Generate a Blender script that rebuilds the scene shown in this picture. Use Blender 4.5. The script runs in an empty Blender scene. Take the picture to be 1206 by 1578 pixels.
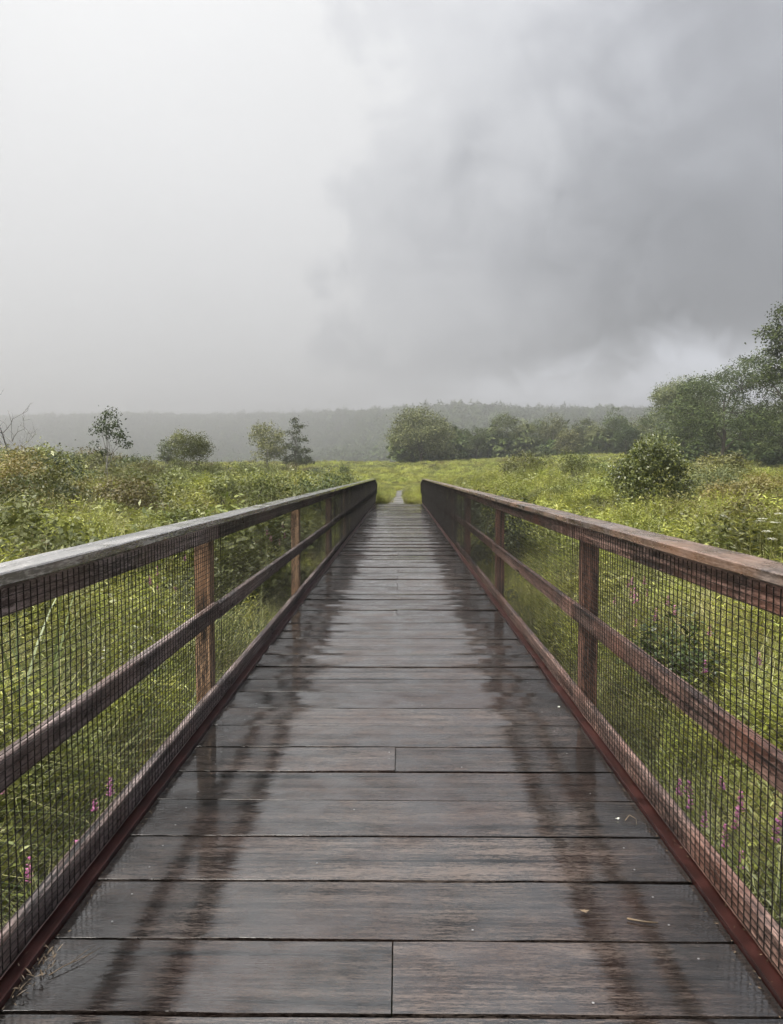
import bpy, math, random
import numpy as np
from mathutils import Vector, Matrix, Euler

R = math.radians
rng = np.random.default_rng(7)
random.seed(7)
scene = bpy.context.scene
C = scene.collection

# ------------------------------------------------------------------ camera
CAM_H, CAM_X, FPX, VPX = 1.30, 0.0175, 1140.0, 615.0
cam_d = bpy.data.cameras.new('camera')
cam_d.sensor_fit = 'VERTICAL'
cam_d.sensor_height = 36.0
cam_d.lens = 26.0
cam_d.clip_start = 0.05
cam_d.clip_end = 6000
cam = bpy.data.objects.new('camera', cam_d)
C.objects.link(cam)
cam.location = (CAM_X, 0, CAM_H)
cam.rotation_euler = (R(90 - 3.06), 0, R(0.6))
scene.camera = cam

# ------------------------------------------------------------------ sky
SUN_EL, SUN_AZ = 58.0, -125.0      # azimuth clockwise from +Y (negative = left), behind-left of the camera
world = bpy.data.worlds.new('World')
scene.world = world
world.use_nodes = True
world.cycles.sampling_method = 'MANUAL'
world.cycles.sample_map_resolution = 512


class NT:
    """tiny node-tree writer"""
    def __init__(self, tree):
        self.t = tree
        self.n = tree.nodes
        self.n.clear()

    def node(self, typ, **kw):
        nd = self.n.new(typ)
        for k, v in kw.items():
            setattr(nd, k, v)
        return nd

    def put(self, sock, v):
        if isinstance(v, bpy.types.NodeSocket):
            self.t.links.new(v, sock)
        elif v is not None:
            sock.default_value = v

    def math(self, op, a, b=None, c=None, clamp=False):
        nd = self.node('ShaderNodeMath', operation=op, use_clamp=clamp)
        for i, v in enumerate((a, b, c)):
            self.put(nd.inputs[i], v)
        return nd.outputs[0]

    def vmath(self, op, a, b=None):
        nd = self.node('ShaderNodeVectorMath', operation=op)
        self.put(nd.inputs[0], a)
        self.put(nd.inputs[1], b)
        return nd.outputs[0]

    def ss(self, v, lo, hi, a=0.0, b=1.0):
        nd = self.node('ShaderNodeMapRange', interpolation_type='SMOOTHSTEP')
        self.put(nd.inputs[0], v)
        for i, x in enumerate((lo, hi, a, b)):
            self.put(nd.inputs[i + 1], x)
        return nd.outputs[0]

    def lin(self, v, lo, hi, a=0.0, b=1.0):
        nd = self.node('ShaderNodeMapRange')
        nd.clamp = True
        self.put(nd.inputs[0], v)
        for i, x in enumerate((lo, hi, a, b)):
            self.put(nd.inputs[i + 1], x)
        return nd.outputs[0]

    def mix(self, f, a, b, blend='MIX'):
        nd = self.node('ShaderNodeMix', data_type='RGBA', blend_type=blend)
        self.put(nd.inputs[0], f)
        for s, v in ((nd.inputs[6], a), (nd.inputs[7], b)):
            if isinstance(v, (tuple, list)) and len(v) == 3:
                v = (*v, 1)
            self.put(s, v)
        return nd.outputs[2]

    def noise(self, vec, scale, detail=4, rough=0.55, dist=0.0):
        nd = self.node('ShaderNodeTexNoise')
        self.put(nd.inputs['Vector'], vec)
        nd.inputs['Scale'].default_value = scale
        nd.inputs['Detail'].default_value = detail
        nd.inputs['Roughness'].default_value = rough
        nd.inputs['Distortion'].default_value = dist
        return nd.outputs[0]

    def scale(self, vec, s):
        return self.vmath('MULTIPLY', vec, s)


def build_world():
    t = NT(world.node_tree)
    tc = t.node('ShaderNodeTexCoord').outputs['Generated']
    d = t.vmath('NORMALIZE', tc)
    sep = t.node('ShaderNodeSeparateXYZ')
    t.put(sep.inputs[0], d)
    x, y, z = sep.outputs
    el = t.math('MULTIPLY', t.math('ARCSINE', z), 57.2958)
    az = t.math('MULTIPLY', t.math('ARCTAN2', x, y), 57.2958)
    big = t.noise(d, 2.2, 5, 0.5, 0.3)
    mid = t.noise(d, 4.2, 6, 0.55, 0.5)
    fine = t.noise(d, 11.0, 9, 0.62, 0.5)
    # rain-bright side: brighter with elevation as under any overcast sky
    b1 = t.lin(el, 0, 32, 0.108, 0.160)
    b2 = t.lin(el, 32, 90, 0.0, 0.36)
    bright = t.math('ADD', b1, b2)
    bright = t.math('MULTIPLY', bright, t.lin(big, 0.3, 0.7, 0.97, 1.03))
    # storm bank: begins straight ahead and fills the right half of the sky
    azj = t.math('ADD', az, t.lin(mid, 0.25, 0.75, -6.0, 6.0))
    azj = t.math('ADD', azj, t.lin(fine, 0.25, 0.75, -5.0, 5.0))
    rim = t.ss(azj, -5.8, -1.4, 0.0, 0.27)
    body = t.ss(azj, -4.0, 24.0, 0.0, 0.73)
    front = t.math('ADD', rim, body)
    back = t.ss(t.math('ABSOLUTE', az), 120, 178, 1.0, 0.0)
    front = t.math('MULTIPLY', front, back)
    lump = t.math('MULTIPLY', t.lin(mid, 0.3, 0.7, 1.24, 0.80), t.lin(fine, 0.3, 0.7, 1.16, 0.87))
    dark = t.math('MULTIPLY', t.lin(el, 7, 30, 0.018, 0.078), lump)
    dark = t.math('ADD', dark, t.lin(el, 32, 90, 0.0, 0.46))
    # torn cloud base with a brighter gap above the ridge
    edge = t.math('ADD', t.lin(az, 2, 30, 6.6, 9.6), t.lin(mid, 0.3, 0.7, -2.0, 2.0))
    edge = t.math('ADD', edge, t.lin(fine, 0.3, 0.7, -1.2, 1.2))
    gap = t.ss(t.math('SUBTRACT', edge, el), -1.8, 2.4)
    dark = t.math('ADD', dark, t.math('MULTIPLY', gap, t.lin(mid, 0.3, 0.7, 0.22, 0.14)))
    lum = t.node('ShaderNodeMix', data_type='FLOAT')
    t.put(lum.inputs[0], front)
    t.put(lum.inputs[2], bright)
    t.put(lum.inputs[3], dark)
    tint = t.mix(front, (1.0, 1.0, 1.005), (0.955, 0.985, 1.07))
    col = t.vmath('MULTIPLY', tint, lum.outputs[0])
    sky = t.node('ShaderNodeTexSky', sky_type='NISHITA')
    sky.sun_disc = False
    sky.sun_elevation = R(SUN_EL)
    sky.sun_rotation = R(SUN_AZ)
    sky.dust_density = 3.0
    clear = t.scale(sky.outputs[0], (0.04, 0.04, 0.04))
    final = t.mix(0.95, clear, col)
    bg = t.node('ShaderNodeBackground')
    t.put(bg.inputs[0], final)
    bg.inputs[1].default_value = 1.0
    out = t.node('ShaderNodeOutputWorld')
    t.put(out.inputs[0], bg.outputs[0])


build_world()

# ------------------------------------------------------------------ sun (veiled) and exposure
sun_d = bpy.data.lights.new('sun', 'SUN')
sun_d.energy = 1.5
sun_d.angle = R(40)
sun_d.color = (1.0, 0.95, 0.86)
sun = bpy.data.objects.new('sun', sun_d)
C.objects.link(sun)
sv = Vector((math.sin(R(SUN_AZ)) * math.cos(R(SUN_EL)), math.cos(R(SUN_AZ)) * math.cos(R(SUN_EL)), math.sin(R(SUN_EL))))
sun.rotation_euler = sv.to_track_quat('Z', 'Y').to_euler()

vs = scene.view_settings
vs.view_transform = 'Standard'
vs.look = 'None'
vs.exposure = 2.5
vs.gamma = 1.0
vs.use_curve_mapping = False
cy = scene.cycles
cy.use_denoising = True
cy.denoiser = 'OPENIMAGEDENOISE'
cy.max_bounces = 6
cy.diffuse_bounces = 3
cy.glossy_bounces = 3
cy.transmission_bounces = 4
cy.transparent_max_bounces = 12
cy.volume_bounces = 0
cy.use_adaptive_sampling = True
cy.adaptive_threshold = 0.03

# ------------------------------------------------------------------ helpers: meshes and objects


def obj(name, me, parent=None, loc=None, rot=None, scl=None, coll=None):
    o = bpy.data.objects.new(name, me)
    (coll or C).objects.link(o)
    if parent is not None:
        o.parent = parent
    if loc is not None:
        o.location = loc
    if rot is not None:
        o.rotation_euler = rot
    if scl is not None:
        o.scale = scl if isinstance(scl, (tuple, list)) else (scl,) * 3
    return o


def thing(name, label, cat, loc=(0, 0, 0), rotz=0.0, scl=1.0, group=None):
    o = obj(name, None, None, loc, (0, 0, rotz), scl)
    o.empty_display_size = 0.2
    tag(o, label, cat, group)
    return o


def tag(o, label=None, cat=None, group=None, kind=None):
    if label:
        o['label'] = label
    if cat:
        o['category'] = cat
    if group:
        o['group'] = group
    if kind:
        o['kind'] = kind
    return o


def mesh(name, verts, faces, mat=None, smooth=False, idx=None):
    me = bpy.data.meshes.new(name)
    me.from_pydata([tuple(map(float, v)) for v in verts], [], faces)
    if mat is not None:
        for m in (mat if isinstance(mat, (list, tuple)) else [mat]):
            me.materials.append(m)
    if idx is not None:
        me.polygons.foreach_set('material_index', np.asarray(idx, dtype=np.int32))
    if smooth:
        me.polygons.foreach_set('use_smooth', np.ones(len(me.polygons), dtype=bool))
    me.update()
    return me


def quads(name, V, mat, smooth=False):
    """V: (n,4,3) array of separate quads"""
    n = len(V)
    me = bpy.data.meshes.new(name)
    me.vertices.add(n * 4)
    me.vertices.foreach_set('co', V.astype(np.float32).ravel())
    me.loops.add(n * 4)
    me.loops.foreach_set('vertex_index', np.arange(n * 4, dtype=np.int32))
    me.polygons.add(n)
    me.polygons.foreach_set('loop_start', np.arange(0, n * 4, 4, dtype=np.int32))
    me.materials.append(mat)
    me.update(calc_edges=True)
    return me


class MB:
    def __init__(self):
        self.v, self.f, self.i = [], [], []
        self.m = 0

    def add(self, verts, faces):
        b = len(self.v)
        self.v += [tuple(v) for v in verts]
        self.f += [tuple(b + k for k in f) for f in faces]
        self.i += [self.m] * len(faces)

    def box(self, x0, x1, y0, y1, z0, z1):
        v = [(x0, y0, z0), (x1, y0, z0), (x1, y1, z0), (x0, y1, z0), (x0, y0, z1), (x1, y0, z1), (x1, y1, z1), (x0, y1, z1)]
        self.add(v, [(3, 2, 1, 0), (4, 5, 6, 7), (0, 1, 5, 4), (1, 2, 6, 5), (2, 3, 7, 6), (3, 0, 4, 7)])

    def tube(self, pts, rad, sides=6, cap=True):
        pts = [Vector(p) for p in pts]
        rings = []
        b = len(self.v)
        up = Vector((0.3, 0.2, 1)).normalized()
        for k, p in enumerate(pts):
            a = pts[max(k - 1, 0)]
            c = pts[min(k + 1, len(pts) - 1)]
            d = (c - a).normalized()
            s = d.cross(up)
            if s.length < 1e-3:
                s = d.cross(Vector((1, 0, 0)))
            s.normalize()
            q = d.cross(s)
            r = rad[k] if isinstance(rad, (list, tuple)) else rad
            for j in range(sides):
                an = 2 * math.pi * j / sides
                self.v.append(tuple(p + s * (r * math.cos(an)) + q * (r * math.sin(an))))
        for k in range(len(pts) - 1):
            for j in range(sides):
                j2 = (j + 1) % sides
                self.f.append((b + k * sides + j, b + k * sides + j2, b + (k + 1) * sides + j2, b + (k + 1) * sides + j))
                self.i.append(self.m)
        if cap:
            self.f.append(tuple(b + j for j in range(sides))[::-1])
            self.f.append(tuple(b + (len(pts) - 1) * sides + j for j in range(sides)))
            self.i += [self.m, self.m]

    def mesh(self, name, mat, smooth=False):
        return mesh(name, self.v, self.f, mat, smooth, self.i)


def vnoise(x, y, seed=0):
    """smooth 2-D value noise, -1..1, numpy"""
    x = np.asarray(x, dtype=float)
    y = np.asarray(y, dtype=float)
    xi = np.floor(x)
    yi = np.floor(y)
    fx = x - xi
    fy = y - yi
    fx = fx * fx * (3 - 2 * fx)
    fy = fy * fy * (3 - 2 * fy)

    def h(a, b):
        s = np.sin(a * 127.1 + b * 311.7 + seed * 74.7) * 43758.5453
        return (s - np.floor(s)) * 2 - 1
    return (h(xi, yi) * (1 - fx) + h(xi + 1, yi) * fx) * (1 - fy) + (h(xi, yi + 1) * (1 - fx) + h(xi + 1, yi + 1) * fx) * fy


def sstep(v, a, b):
    t = np.clip((np.asarray(v, dtype=float) - a) / (b - a), 0, 1)
    return t * t * (3 - 2 * t)


# ------------------------------------------------------------------ materials


def new_mat(name):
    m = bpy.data.materials.new(name)
    m.use_nodes = True
    return m, NT(m.node_tree)


def finish(t, shader, disp=None):
    out = t.node('ShaderNodeOutputMaterial')
    t.put(out.inputs[0], shader)


def leaf_mat(name, a, b, c=None, trans=0.35, rough=0.42, spec=0.35, patch=0.12, objvar=0.25):
    """foliage: two tones picked per leaf, a third drifting in over patches of ground, plus a wet sheen"""
    m, t = new_mat(name)
    geo = t.node('ShaderNodeNewGeometry')
    isl = geo.outputs['Random Per Island']
    oi = t.node('ShaderNodeObjectInfo').outputs['Random']
    col = t.mix(isl, a, b)
    if c is not None:
        n = t.noise(geo.outputs['Position'], patch, 3, 0.6)
        f = t.math('ADD', t.lin(n, 0.42, 0.62, 0.0, 0.75), t.math('MULTIPLY', t.math('SUBTRACT', oi, 0.5), 0.5), clamp=True)
        col = t.mix(f, col, c)
        tone = t.lin(t.noise(geo.outputs['Position'], 0.42, 4, 0.6), 0.36, 0.64, 0.62, 1.22)
        sc = t.node('ShaderNodeVectorMath', operation='SCALE')
        t.put(sc.inputs[0], col)
        t.put(sc.inputs['Scale'], tone)
        col = sc.outputs[0]
    hsv = t.node('ShaderNodeHueSaturation')
    t.put(hsv.inputs['Hue'], t.lin(oi, 0, 1, 0.485, 0.515))
    t.put(hsv.inputs['Value'], t.lin(t.math('FRACT', t.math('MULTIPLY', oi, 7.31)), 0, 1, 1 - objvar, 1 + objvar))
    t.put(hsv.inputs['Color'], col)
    col = hsv.outputs[0]
    p = t.node('ShaderNodeBsdfPrincipled')
    t.put(p.inputs['Base Color'], col)
    p.inputs['Roughness'].default_value = rough
    p.inputs['Specular IOR Level'].default_value = spec
    tr = t.node('ShaderNodeBsdfTranslucent')
    t.put(tr.inputs[0], t.mix(0.5, col, t.mix(1.0, col, (1.25, 1.2, 0.5), 'MULTIPLY')))
    mx = t.node('ShaderNodeMixShader')
    mx.inputs[0].default_value = trans
    t.put(mx.inputs[1], p.outputs[0])
    t.put(mx.inputs[2], tr.outputs[0])
    finish(t, mx.outputs[0])
    return m


def bark_mat(name, a, b, scale=14):
    m, t = new_mat(name)
    tc = t.node('ShaderNodeTexCoord').outputs['Object']
    n = t.noise(t.scale(tc, (1, 1, 0.18)), scale, 5, 0.6)
    p = t.node('ShaderNodeBsdfPrincipled')
    t.put(p.inputs['Base Color'], t.mix(t.lin(n, 0.35, 0.65), a, b))
    p.inputs['Roughness'].default_value = 0.7
    bp = t.node('ShaderNodeBump')
    bp.inputs['Strength'].default_value = 0.6
    bp.inputs['Distance'].default_value = 0.02
    t.put(bp.inputs['Height'], n)
    t.put(p.inputs['Normal'], bp.outputs[0])
    finish(t, p.outputs[0])
    return m


def wood_mat(name, axis, dark, light, warm, rough=(0.22, 0.5), grain=55, bump=0.5, spec=0.5, crack=0.5, warm_amt=0.35, coat=0.0, stretch=0.055, coat_ior=1.5, grime_reflection=0.0, streaky=0.35, fibre=170):
    """wet weathered timber, grain along the given object axis"""
    m, t = new_mat(name)
    tc = t.node('ShaderNodeTexCoord').outputs['Object']
    oi = t.node('ShaderNodeObjectInfo').outputs['Random']
    off = t.node('ShaderNodeCombineXYZ')
    t.put(off.inputs[0], t.math('MULTIPLY', oi, 37.0))
    t.put(off.inputs[1], t.math('MULTIPLY', oi, 91.0))
    t.put(off.inputs[2], t.math('MULTIPLY', oi, 53.0))
    v = t.vmath('ADD', tc, off.outputs[0])
    k = [1.0, 1.0, 1.0]
    k[axis] = stretch
    k2 = [1.0, 1.0, 1.0]
    k2[axis] = 0.02
    g = t.noise(t.scale(v, tuple(k)), grain, 6, 0.65, 0.35)
    k3 = [1.0, 1.0, 1.0]
    k3[axis] = 0.16
    g2 = t.noise(t.scale(v, tuple(k3)), fibre, 5, 0.7, 0.4)
    pore = t.noise(v, 210, 3, 0.6)
    streak = t.noise(t.scale(v, tuple(k2)), 22, 3, 0.5, 0.8)
    blot = t.noise(v, 5.5, 4, 0.6)
    blot2 = t.noise(v, 2.1, 3, 0.6)
    f = t.math('ADD', t.lin(g, 0.40, 0.60, 0.0, 0.6), t.lin(g2, 0.40, 0.64, -0.30, 0.60))
    f = t.math('ADD', f, t.lin(pore, 0.3, 0.7, -0.12, 0.12))
    f = t.math('ADD', f, t.lin(streak, 0.38, 0.62, -streaky, streaky))
    f = t.math('MULTIPLY', f, t.lin(blot, 0.3, 0.7, 0.5, 1.3))
    f = t.math('MULTIPLY', f, t.lin(oi, 0, 1, 0.55, 1.25), clamp=True)
    col = t.mix(f, dark, light)
    col = t.mix(t.math('MULTIPLY', t.lin(blot2, 0.42, 0.66), warm_amt), col, warm)
    crk = t.lin(streak, 0.335, 0.36, 1.0, 0.0)
    crk = t.math('MULTIPLY', crk, crack)
    col = t.mix(crk, col, tuple(q * 0.25 for q in dark))
    if grime_reflection:                                   # algae and dirt towards board ends, plus dark rail reflections painted into the colour
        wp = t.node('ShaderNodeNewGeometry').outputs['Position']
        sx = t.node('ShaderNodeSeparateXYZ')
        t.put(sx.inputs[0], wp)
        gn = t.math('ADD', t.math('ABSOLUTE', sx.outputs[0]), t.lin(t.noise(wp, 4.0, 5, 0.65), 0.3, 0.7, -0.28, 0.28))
        col = t.mix(t.lin(gn, 0.55, 0.92, 0.0, grime_reflection), col, (0.006, 0.0055, 0.005))
    p = t.node('ShaderNodeBsdfPrincipled')
    t.put(p.inputs['Base Color'], col)
    rn = t.math('ADD', t.lin(blot, 0.35, 0.65, 0.0, 0.6), t.lin(g, 0.35, 0.65, 0.0, 0.4))
    t.put(p.inputs['Roughness'], t.lin(rn, 0.1, 0.9, rough[0], rough[1]))
    p.inputs['Specular IOR Level'].default_value = spec
    if coat:
        t.put(p.inputs['Coat Weight'], t.math('MULTIPLY', t.lin(t.math('ADD', t.math('MULTIPLY', blot, 0.5), t.math('MULTIPLY', g2, 0.5)), 0.42, 0.62, 1.0, 0.30), coat))
        p.inputs['Coat IOR'].default_value = coat_ior
        wet = t.math('ADD', t.math('MULTIPLY', t.noise(v, 3.4, 6, 0.68, 0.3), 0.8), t.math('MULTIPLY', t.math('FRACT', t.math('MULTIPLY', oi, 5.7)), 0.16))
        t.put(p.inputs['Coat Roughness'], t.lin(wet, 0.44, 0.64, 0.0, 0.09 if grime_reflection else 0.12))
    h = t.math('SUBTRACT', t.math('ADD', t.math('MULTIPLY', g, 0.7), t.math('MULTIPLY', g2, 0.3)), t.math('MULTIPLY', crk, 0.5))
    bp = t.node('ShaderNodeBump')
    bp.inputs['Strength'].default_value = bump
    bp.inputs['Distance'].default_value = 0.004
    t.put(bp.inputs['Height'], h)
    t.put(p.inputs['Normal'], bp.outputs[0])
    if coat:
        b2 = t.node('ShaderNodeBump')
        b2.inputs['Strength'].default_value = bump * 0.5
        b2.inputs['Distance'].default_value = 0.0012
        rip = t.noise(t.scale(v, (0.30, 1.0, 1.0) if axis == 0 else (1.0, 0.3, 1.0)), 26, 3, 0.5, 0.6)
        t.put(b2.inputs['Height'], t.math('ADD', t.math('MULTIPLY', g, 0.32), t.math('MULTIPLY', rip, 1.5)))
        t.put(p.inputs['Coat Normal'], b2.outputs[0])
    finish(t, p.outputs[0])
    return m


def plain_mat(name, col, rough=0.5, spec=0.5, metal=0.0, var=0.25, scale=30):
    m, t = new_mat(name)
    tc = t.node('ShaderNodeTexCoord').outputs['Object']
    n = t.noise(tc, scale, 5, 0.6)
    p = t.node('ShaderNodeBsdfPrincipled')
    lo = tuple(c * (1 - var) for c in col)
    hi = tuple(min(1, c * (1 + var)) for c in col)
    t.put(p.inputs['Base Color'], t.mix(t.lin(n, 0.3, 0.7), lo, hi))
    t.put(p.inputs['Roughness'], t.lin(n, 0.3, 0.7, rough * 0.8, min(1, rough * 1.25)))
    p.inputs['Specular IOR Level'].default_value = spec
    p.inputs['Metallic'].default_value = metal
    finish(t, p.outputs[0])
    return m


M = {}
M['deck'] = wood_mat('wet_deck_wood', 0, (0.001, 0.0009, 0.0009), (0.100, 0.080, 0.070), (0.032, 0.015, 0.011), rough=(0.25, 0.5), grain=115, bump=0.8, crack=0.95, coat=1.0, stretch=0.075, coat_ior=2.2, spec=0.1, grime_reflection=0.8, streaky=0.25, fibre=270)
M['rail_l'] = wood_mat('weathered_rail_wood', 1, (0.012, 0.009, 0.009), (0.400, 0.325, 0.315), (0.22, 0.135, 0.11), rough=(0.25, 0.6), grain=60, bump=1.0, crack=0.95)
M['rail_r'] = wood_mat('reddish_rail_wood', 1, (0.009, 0.0045, 0.004), (0.330, 0.215, 0.180), (0.20, 0.085, 0.055), rough=(0.25, 0.6), grain=60, bump=1.0, crack=0.95, warm_amt=0.5)
M['cap_l'] = wood_mat('grey_cap_wood', 1, (0.09, 0.088, 0.086), (0.34, 0.33, 0.325), (0.24, 0.21, 0.19), rough=(0.12, 0.3), grain=50, bump=0.25, crack=0.5, warm_amt=0.2, coat=1.0)
M['cap_r'] = wood_mat('brown_cap_wood', 1, (0.030, 0.023, 0.020), (0.21, 0.165, 0.145), (0.21, 0.115, 0.070), rough=(0.16, 0.45), grain=50, bump=0.5, crack=0.6, warm_amt=0.6, coat=0.3)
M['post_l'] = wood_mat('warm_post_wood', 2, (0.018, 0.009, 0.005), (0.42, 0.270, 0.160), (0.28, 0.150, 0.078), rough=(0.4, 0.7), grain=36, bump=1.0, crack=0.95, warm_amt=0.5)
M['post_r'] = wood_mat('red_brown_post_wood', 2, (0.014, 0.0065, 0.005), (0.27, 0.140, 0.098), (0.19, 0.078, 0.045), rough=(0.4, 0.7), grain=36, bump=1.0, crack=0.95, warm_amt=0.5)
M['steel'] = plain_mat('dark_red_painted_steel', (0.020, 0.006, 0.005), 0.36, 0.4, var=0.7, scale=9)
M['wire'] = plain_mat('dark_coated_wire', (0.010, 0.008, 0.007), 0.55, 0.3)
M['nail'] = plain_mat('galvanised_nail', (0.30, 0.30, 0.30), 0.35, 0.5, metal=0.7, var=0.2)
M['straw'] = plain_mat('dry_straw', (0.11, 0.080, 0.050), 0.5, 0.4, var=0.6)
M['bark'] = bark_mat('grey_brown_bark', (0.035, 0.028, 0.022), (0.13, 0.105, 0.085))
M['pale_bark'] = bark_mat('pale_grey_bark', (0.16, 0.15, 0.135), (0.36, 0.345, 0.32))
M['dead_bark'] = bark_mat('dead_grey_wood', (0.10, 0.092, 0.085), (0.22, 0.205, 0.19))

# foliage tones
M['herb'] = leaf_mat('goldenrod_leaf', (0.130, 0.160, 0.026), (0.350, 0.370, 0.088), (0.305, 0.308, 0.070), trans=0.28, objvar=0.4, rough=0.34, spec=0.4)
M['herb2'] = leaf_mat('meadow_leaf', (0.080, 0.108, 0.026), (0.250, 0.270, 0.085), (0.230, 0.215, 0.070), trans=0.26, objvar=0.5, rough=0.34, spec=0.4)
M['blade'] = leaf_mat('grass_blade', (0.080, 0.105, 0.030), (0.450, 0.440, 0.200), (0.350, 0.315, 0.130), trans=0.28, objvar=0.4, rough=0.34, spec=0.4)
M['sedge'] = leaf_mat('sedge_blade', (0.055, 0.080, 0.030), (0.150, 0.180, 0.080), None, trans=0.3, objvar=0.4, rough=0.34, spec=0.4)
M['reed'] = leaf_mat('reed_leaf', (0.085, 0.115, 0.050), (0.170, 0.205, 0.095), None, trans=0.25)
M['dry'] = leaf_mat('dry_grass', (0.260, 0.177, 0.074), (0.442, 0.319, 0.147), None, trans=0.25)
M['fern'] = leaf_mat('brown_green_leaf', (0.085, 0.090, 0.028), (0.170, 0.160, 0.052), (0.165, 0.130, 0.046), trans=0.25, objvar=0.45)
M['rust'] = leaf_mat('rusty_flower', (0.18, 0.085, 0.050), (0.25, 0.14, 0.085), None, trans=0.2)
M['shrub'] = leaf_mat('shrub_leaf', (0.060, 0.082, 0.022), (0.145, 0.170, 0.050), (0.150, 0.150, 0.045), trans=0.25, objvar=0.45)
M['dshrub'] = leaf_mat('dark_shrub_leaf', (0.028, 0.046, 0.015), (0.085, 0.112, 0.034), None, rough=0.36, spec=0.4, trans=0.2, objvar=0.4)
M['gloss'] = leaf_mat('glossy_bush_leaf', (0.022, 0.042, 0.011), (0.200, 0.235, 0.058), None, rough=0.32, spec=0.5, trans=0.25)
M['tree'] = leaf_mat('tree_leaf', (0.036, 0.054, 0.018), (0.125, 0.148, 0.050), None, trans=0.18, rough=0.6, spec=0.15)
M['tree2'] = leaf_mat('pale_tree_leaf', (0.045, 0.058, 0.022), (0.200, 0.205, 0.088), None, trans=0.2, rough=0.6, spec=0.15)
M['dtree'] = leaf_mat('dark_tree_leaf', (0.020, 0.034, 0.011), (0.088, 0.112, 0.036), None, trans=0.15, rough=0.6, spec=0.15)
M['willow'] = leaf_mat('silver_green_leaf', (0.055, 0.075, 0.032), (0.185, 0.200, 0.100), None, trans=0.25, rough=0.6, spec=0.15)
M['forest'] = leaf_mat('far_wood_leaf', (0.040, 0.066, 0.020), (0.115, 0.140, 0.048), None, trans=0.15, rough=0.6, spec=0.1)
M['pink'] = leaf_mat('magenta_petals', (0.30, 0.070, 0.21), (0.55, 0.22, 0.43), None, trans=0.3, objvar=0.15)
M['white'] = leaf_mat('white_petals', (0.55, 0.55, 0.48), (0.75, 0.75, 0.68), None, trans=0.2, objvar=0.1)

# ------------------------------------------------------------------ the land


def path_x(y):
    y = np.asarray(y, dtype=float)
    return -0.08 + 0.05 * np.clip(y - 34, 0, 8) * 0.35 + 0.00075 * np.clip(y - 38, 0, 200) ** 2


def path_w(y):
    return np.interp(y, [30, 34, 42, 70], [0.36, 0.34, 0.36, 0.4])


def ground_z(x, y):
    x = np.asarray(x, dtype=float)
    y = np.asarray(y, dtype=float)
    ax = np.abs(x)
    low = -1.05 + 0.75 * sstep(ax, 2.0, 11.0)
    z = low + 0.16 * vnoise(x * 0.23, y * 0.23, 1) + 0.06 * vnoise(x * 0.8, y * 0.8, 2)
    # bank that carries the far end of the bridge and the path
    bank = sstep(y, 28.5, 31.2)
    z = z * (1 - bank) + bank * (-0.06 + 0.10 * sstep(ax, 1.5, 8) + 0.10 * vnoise(x * 0.15, y * 0.15, 3) * sstep(ax, 1.5, 5))
    # pond hollow on the right
    hol = np.exp(-(((x - 6.6) / 2.2) ** 2 + ((y - 11.2) / 1.9) ** 2))
    z = z - 0.75 * hol
    # meadow rising to the trees
    top = 2.5 + 1.7 * sstep(x / np.maximum(y, 1), -0.05, 0.35)
    z = z + top * sstep(y, 44, 165)
    # wooded ridge
    s = sstep(x / np.maximum(y, 1), -0.22, 0.10)
    y0 = 780 - 330 * s
    y1 = 1470 - 495 * s
    H = 96.5 - 27.5 * s
    t = np.clip((y - y0) / (y1 - y0), 0, 1)
    z = z + H * (t * t * (3 - 2 * t)) * (1 + 0.035 * vnoise(x * 0.003, y * 0.0015, 5))
    return z


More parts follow.
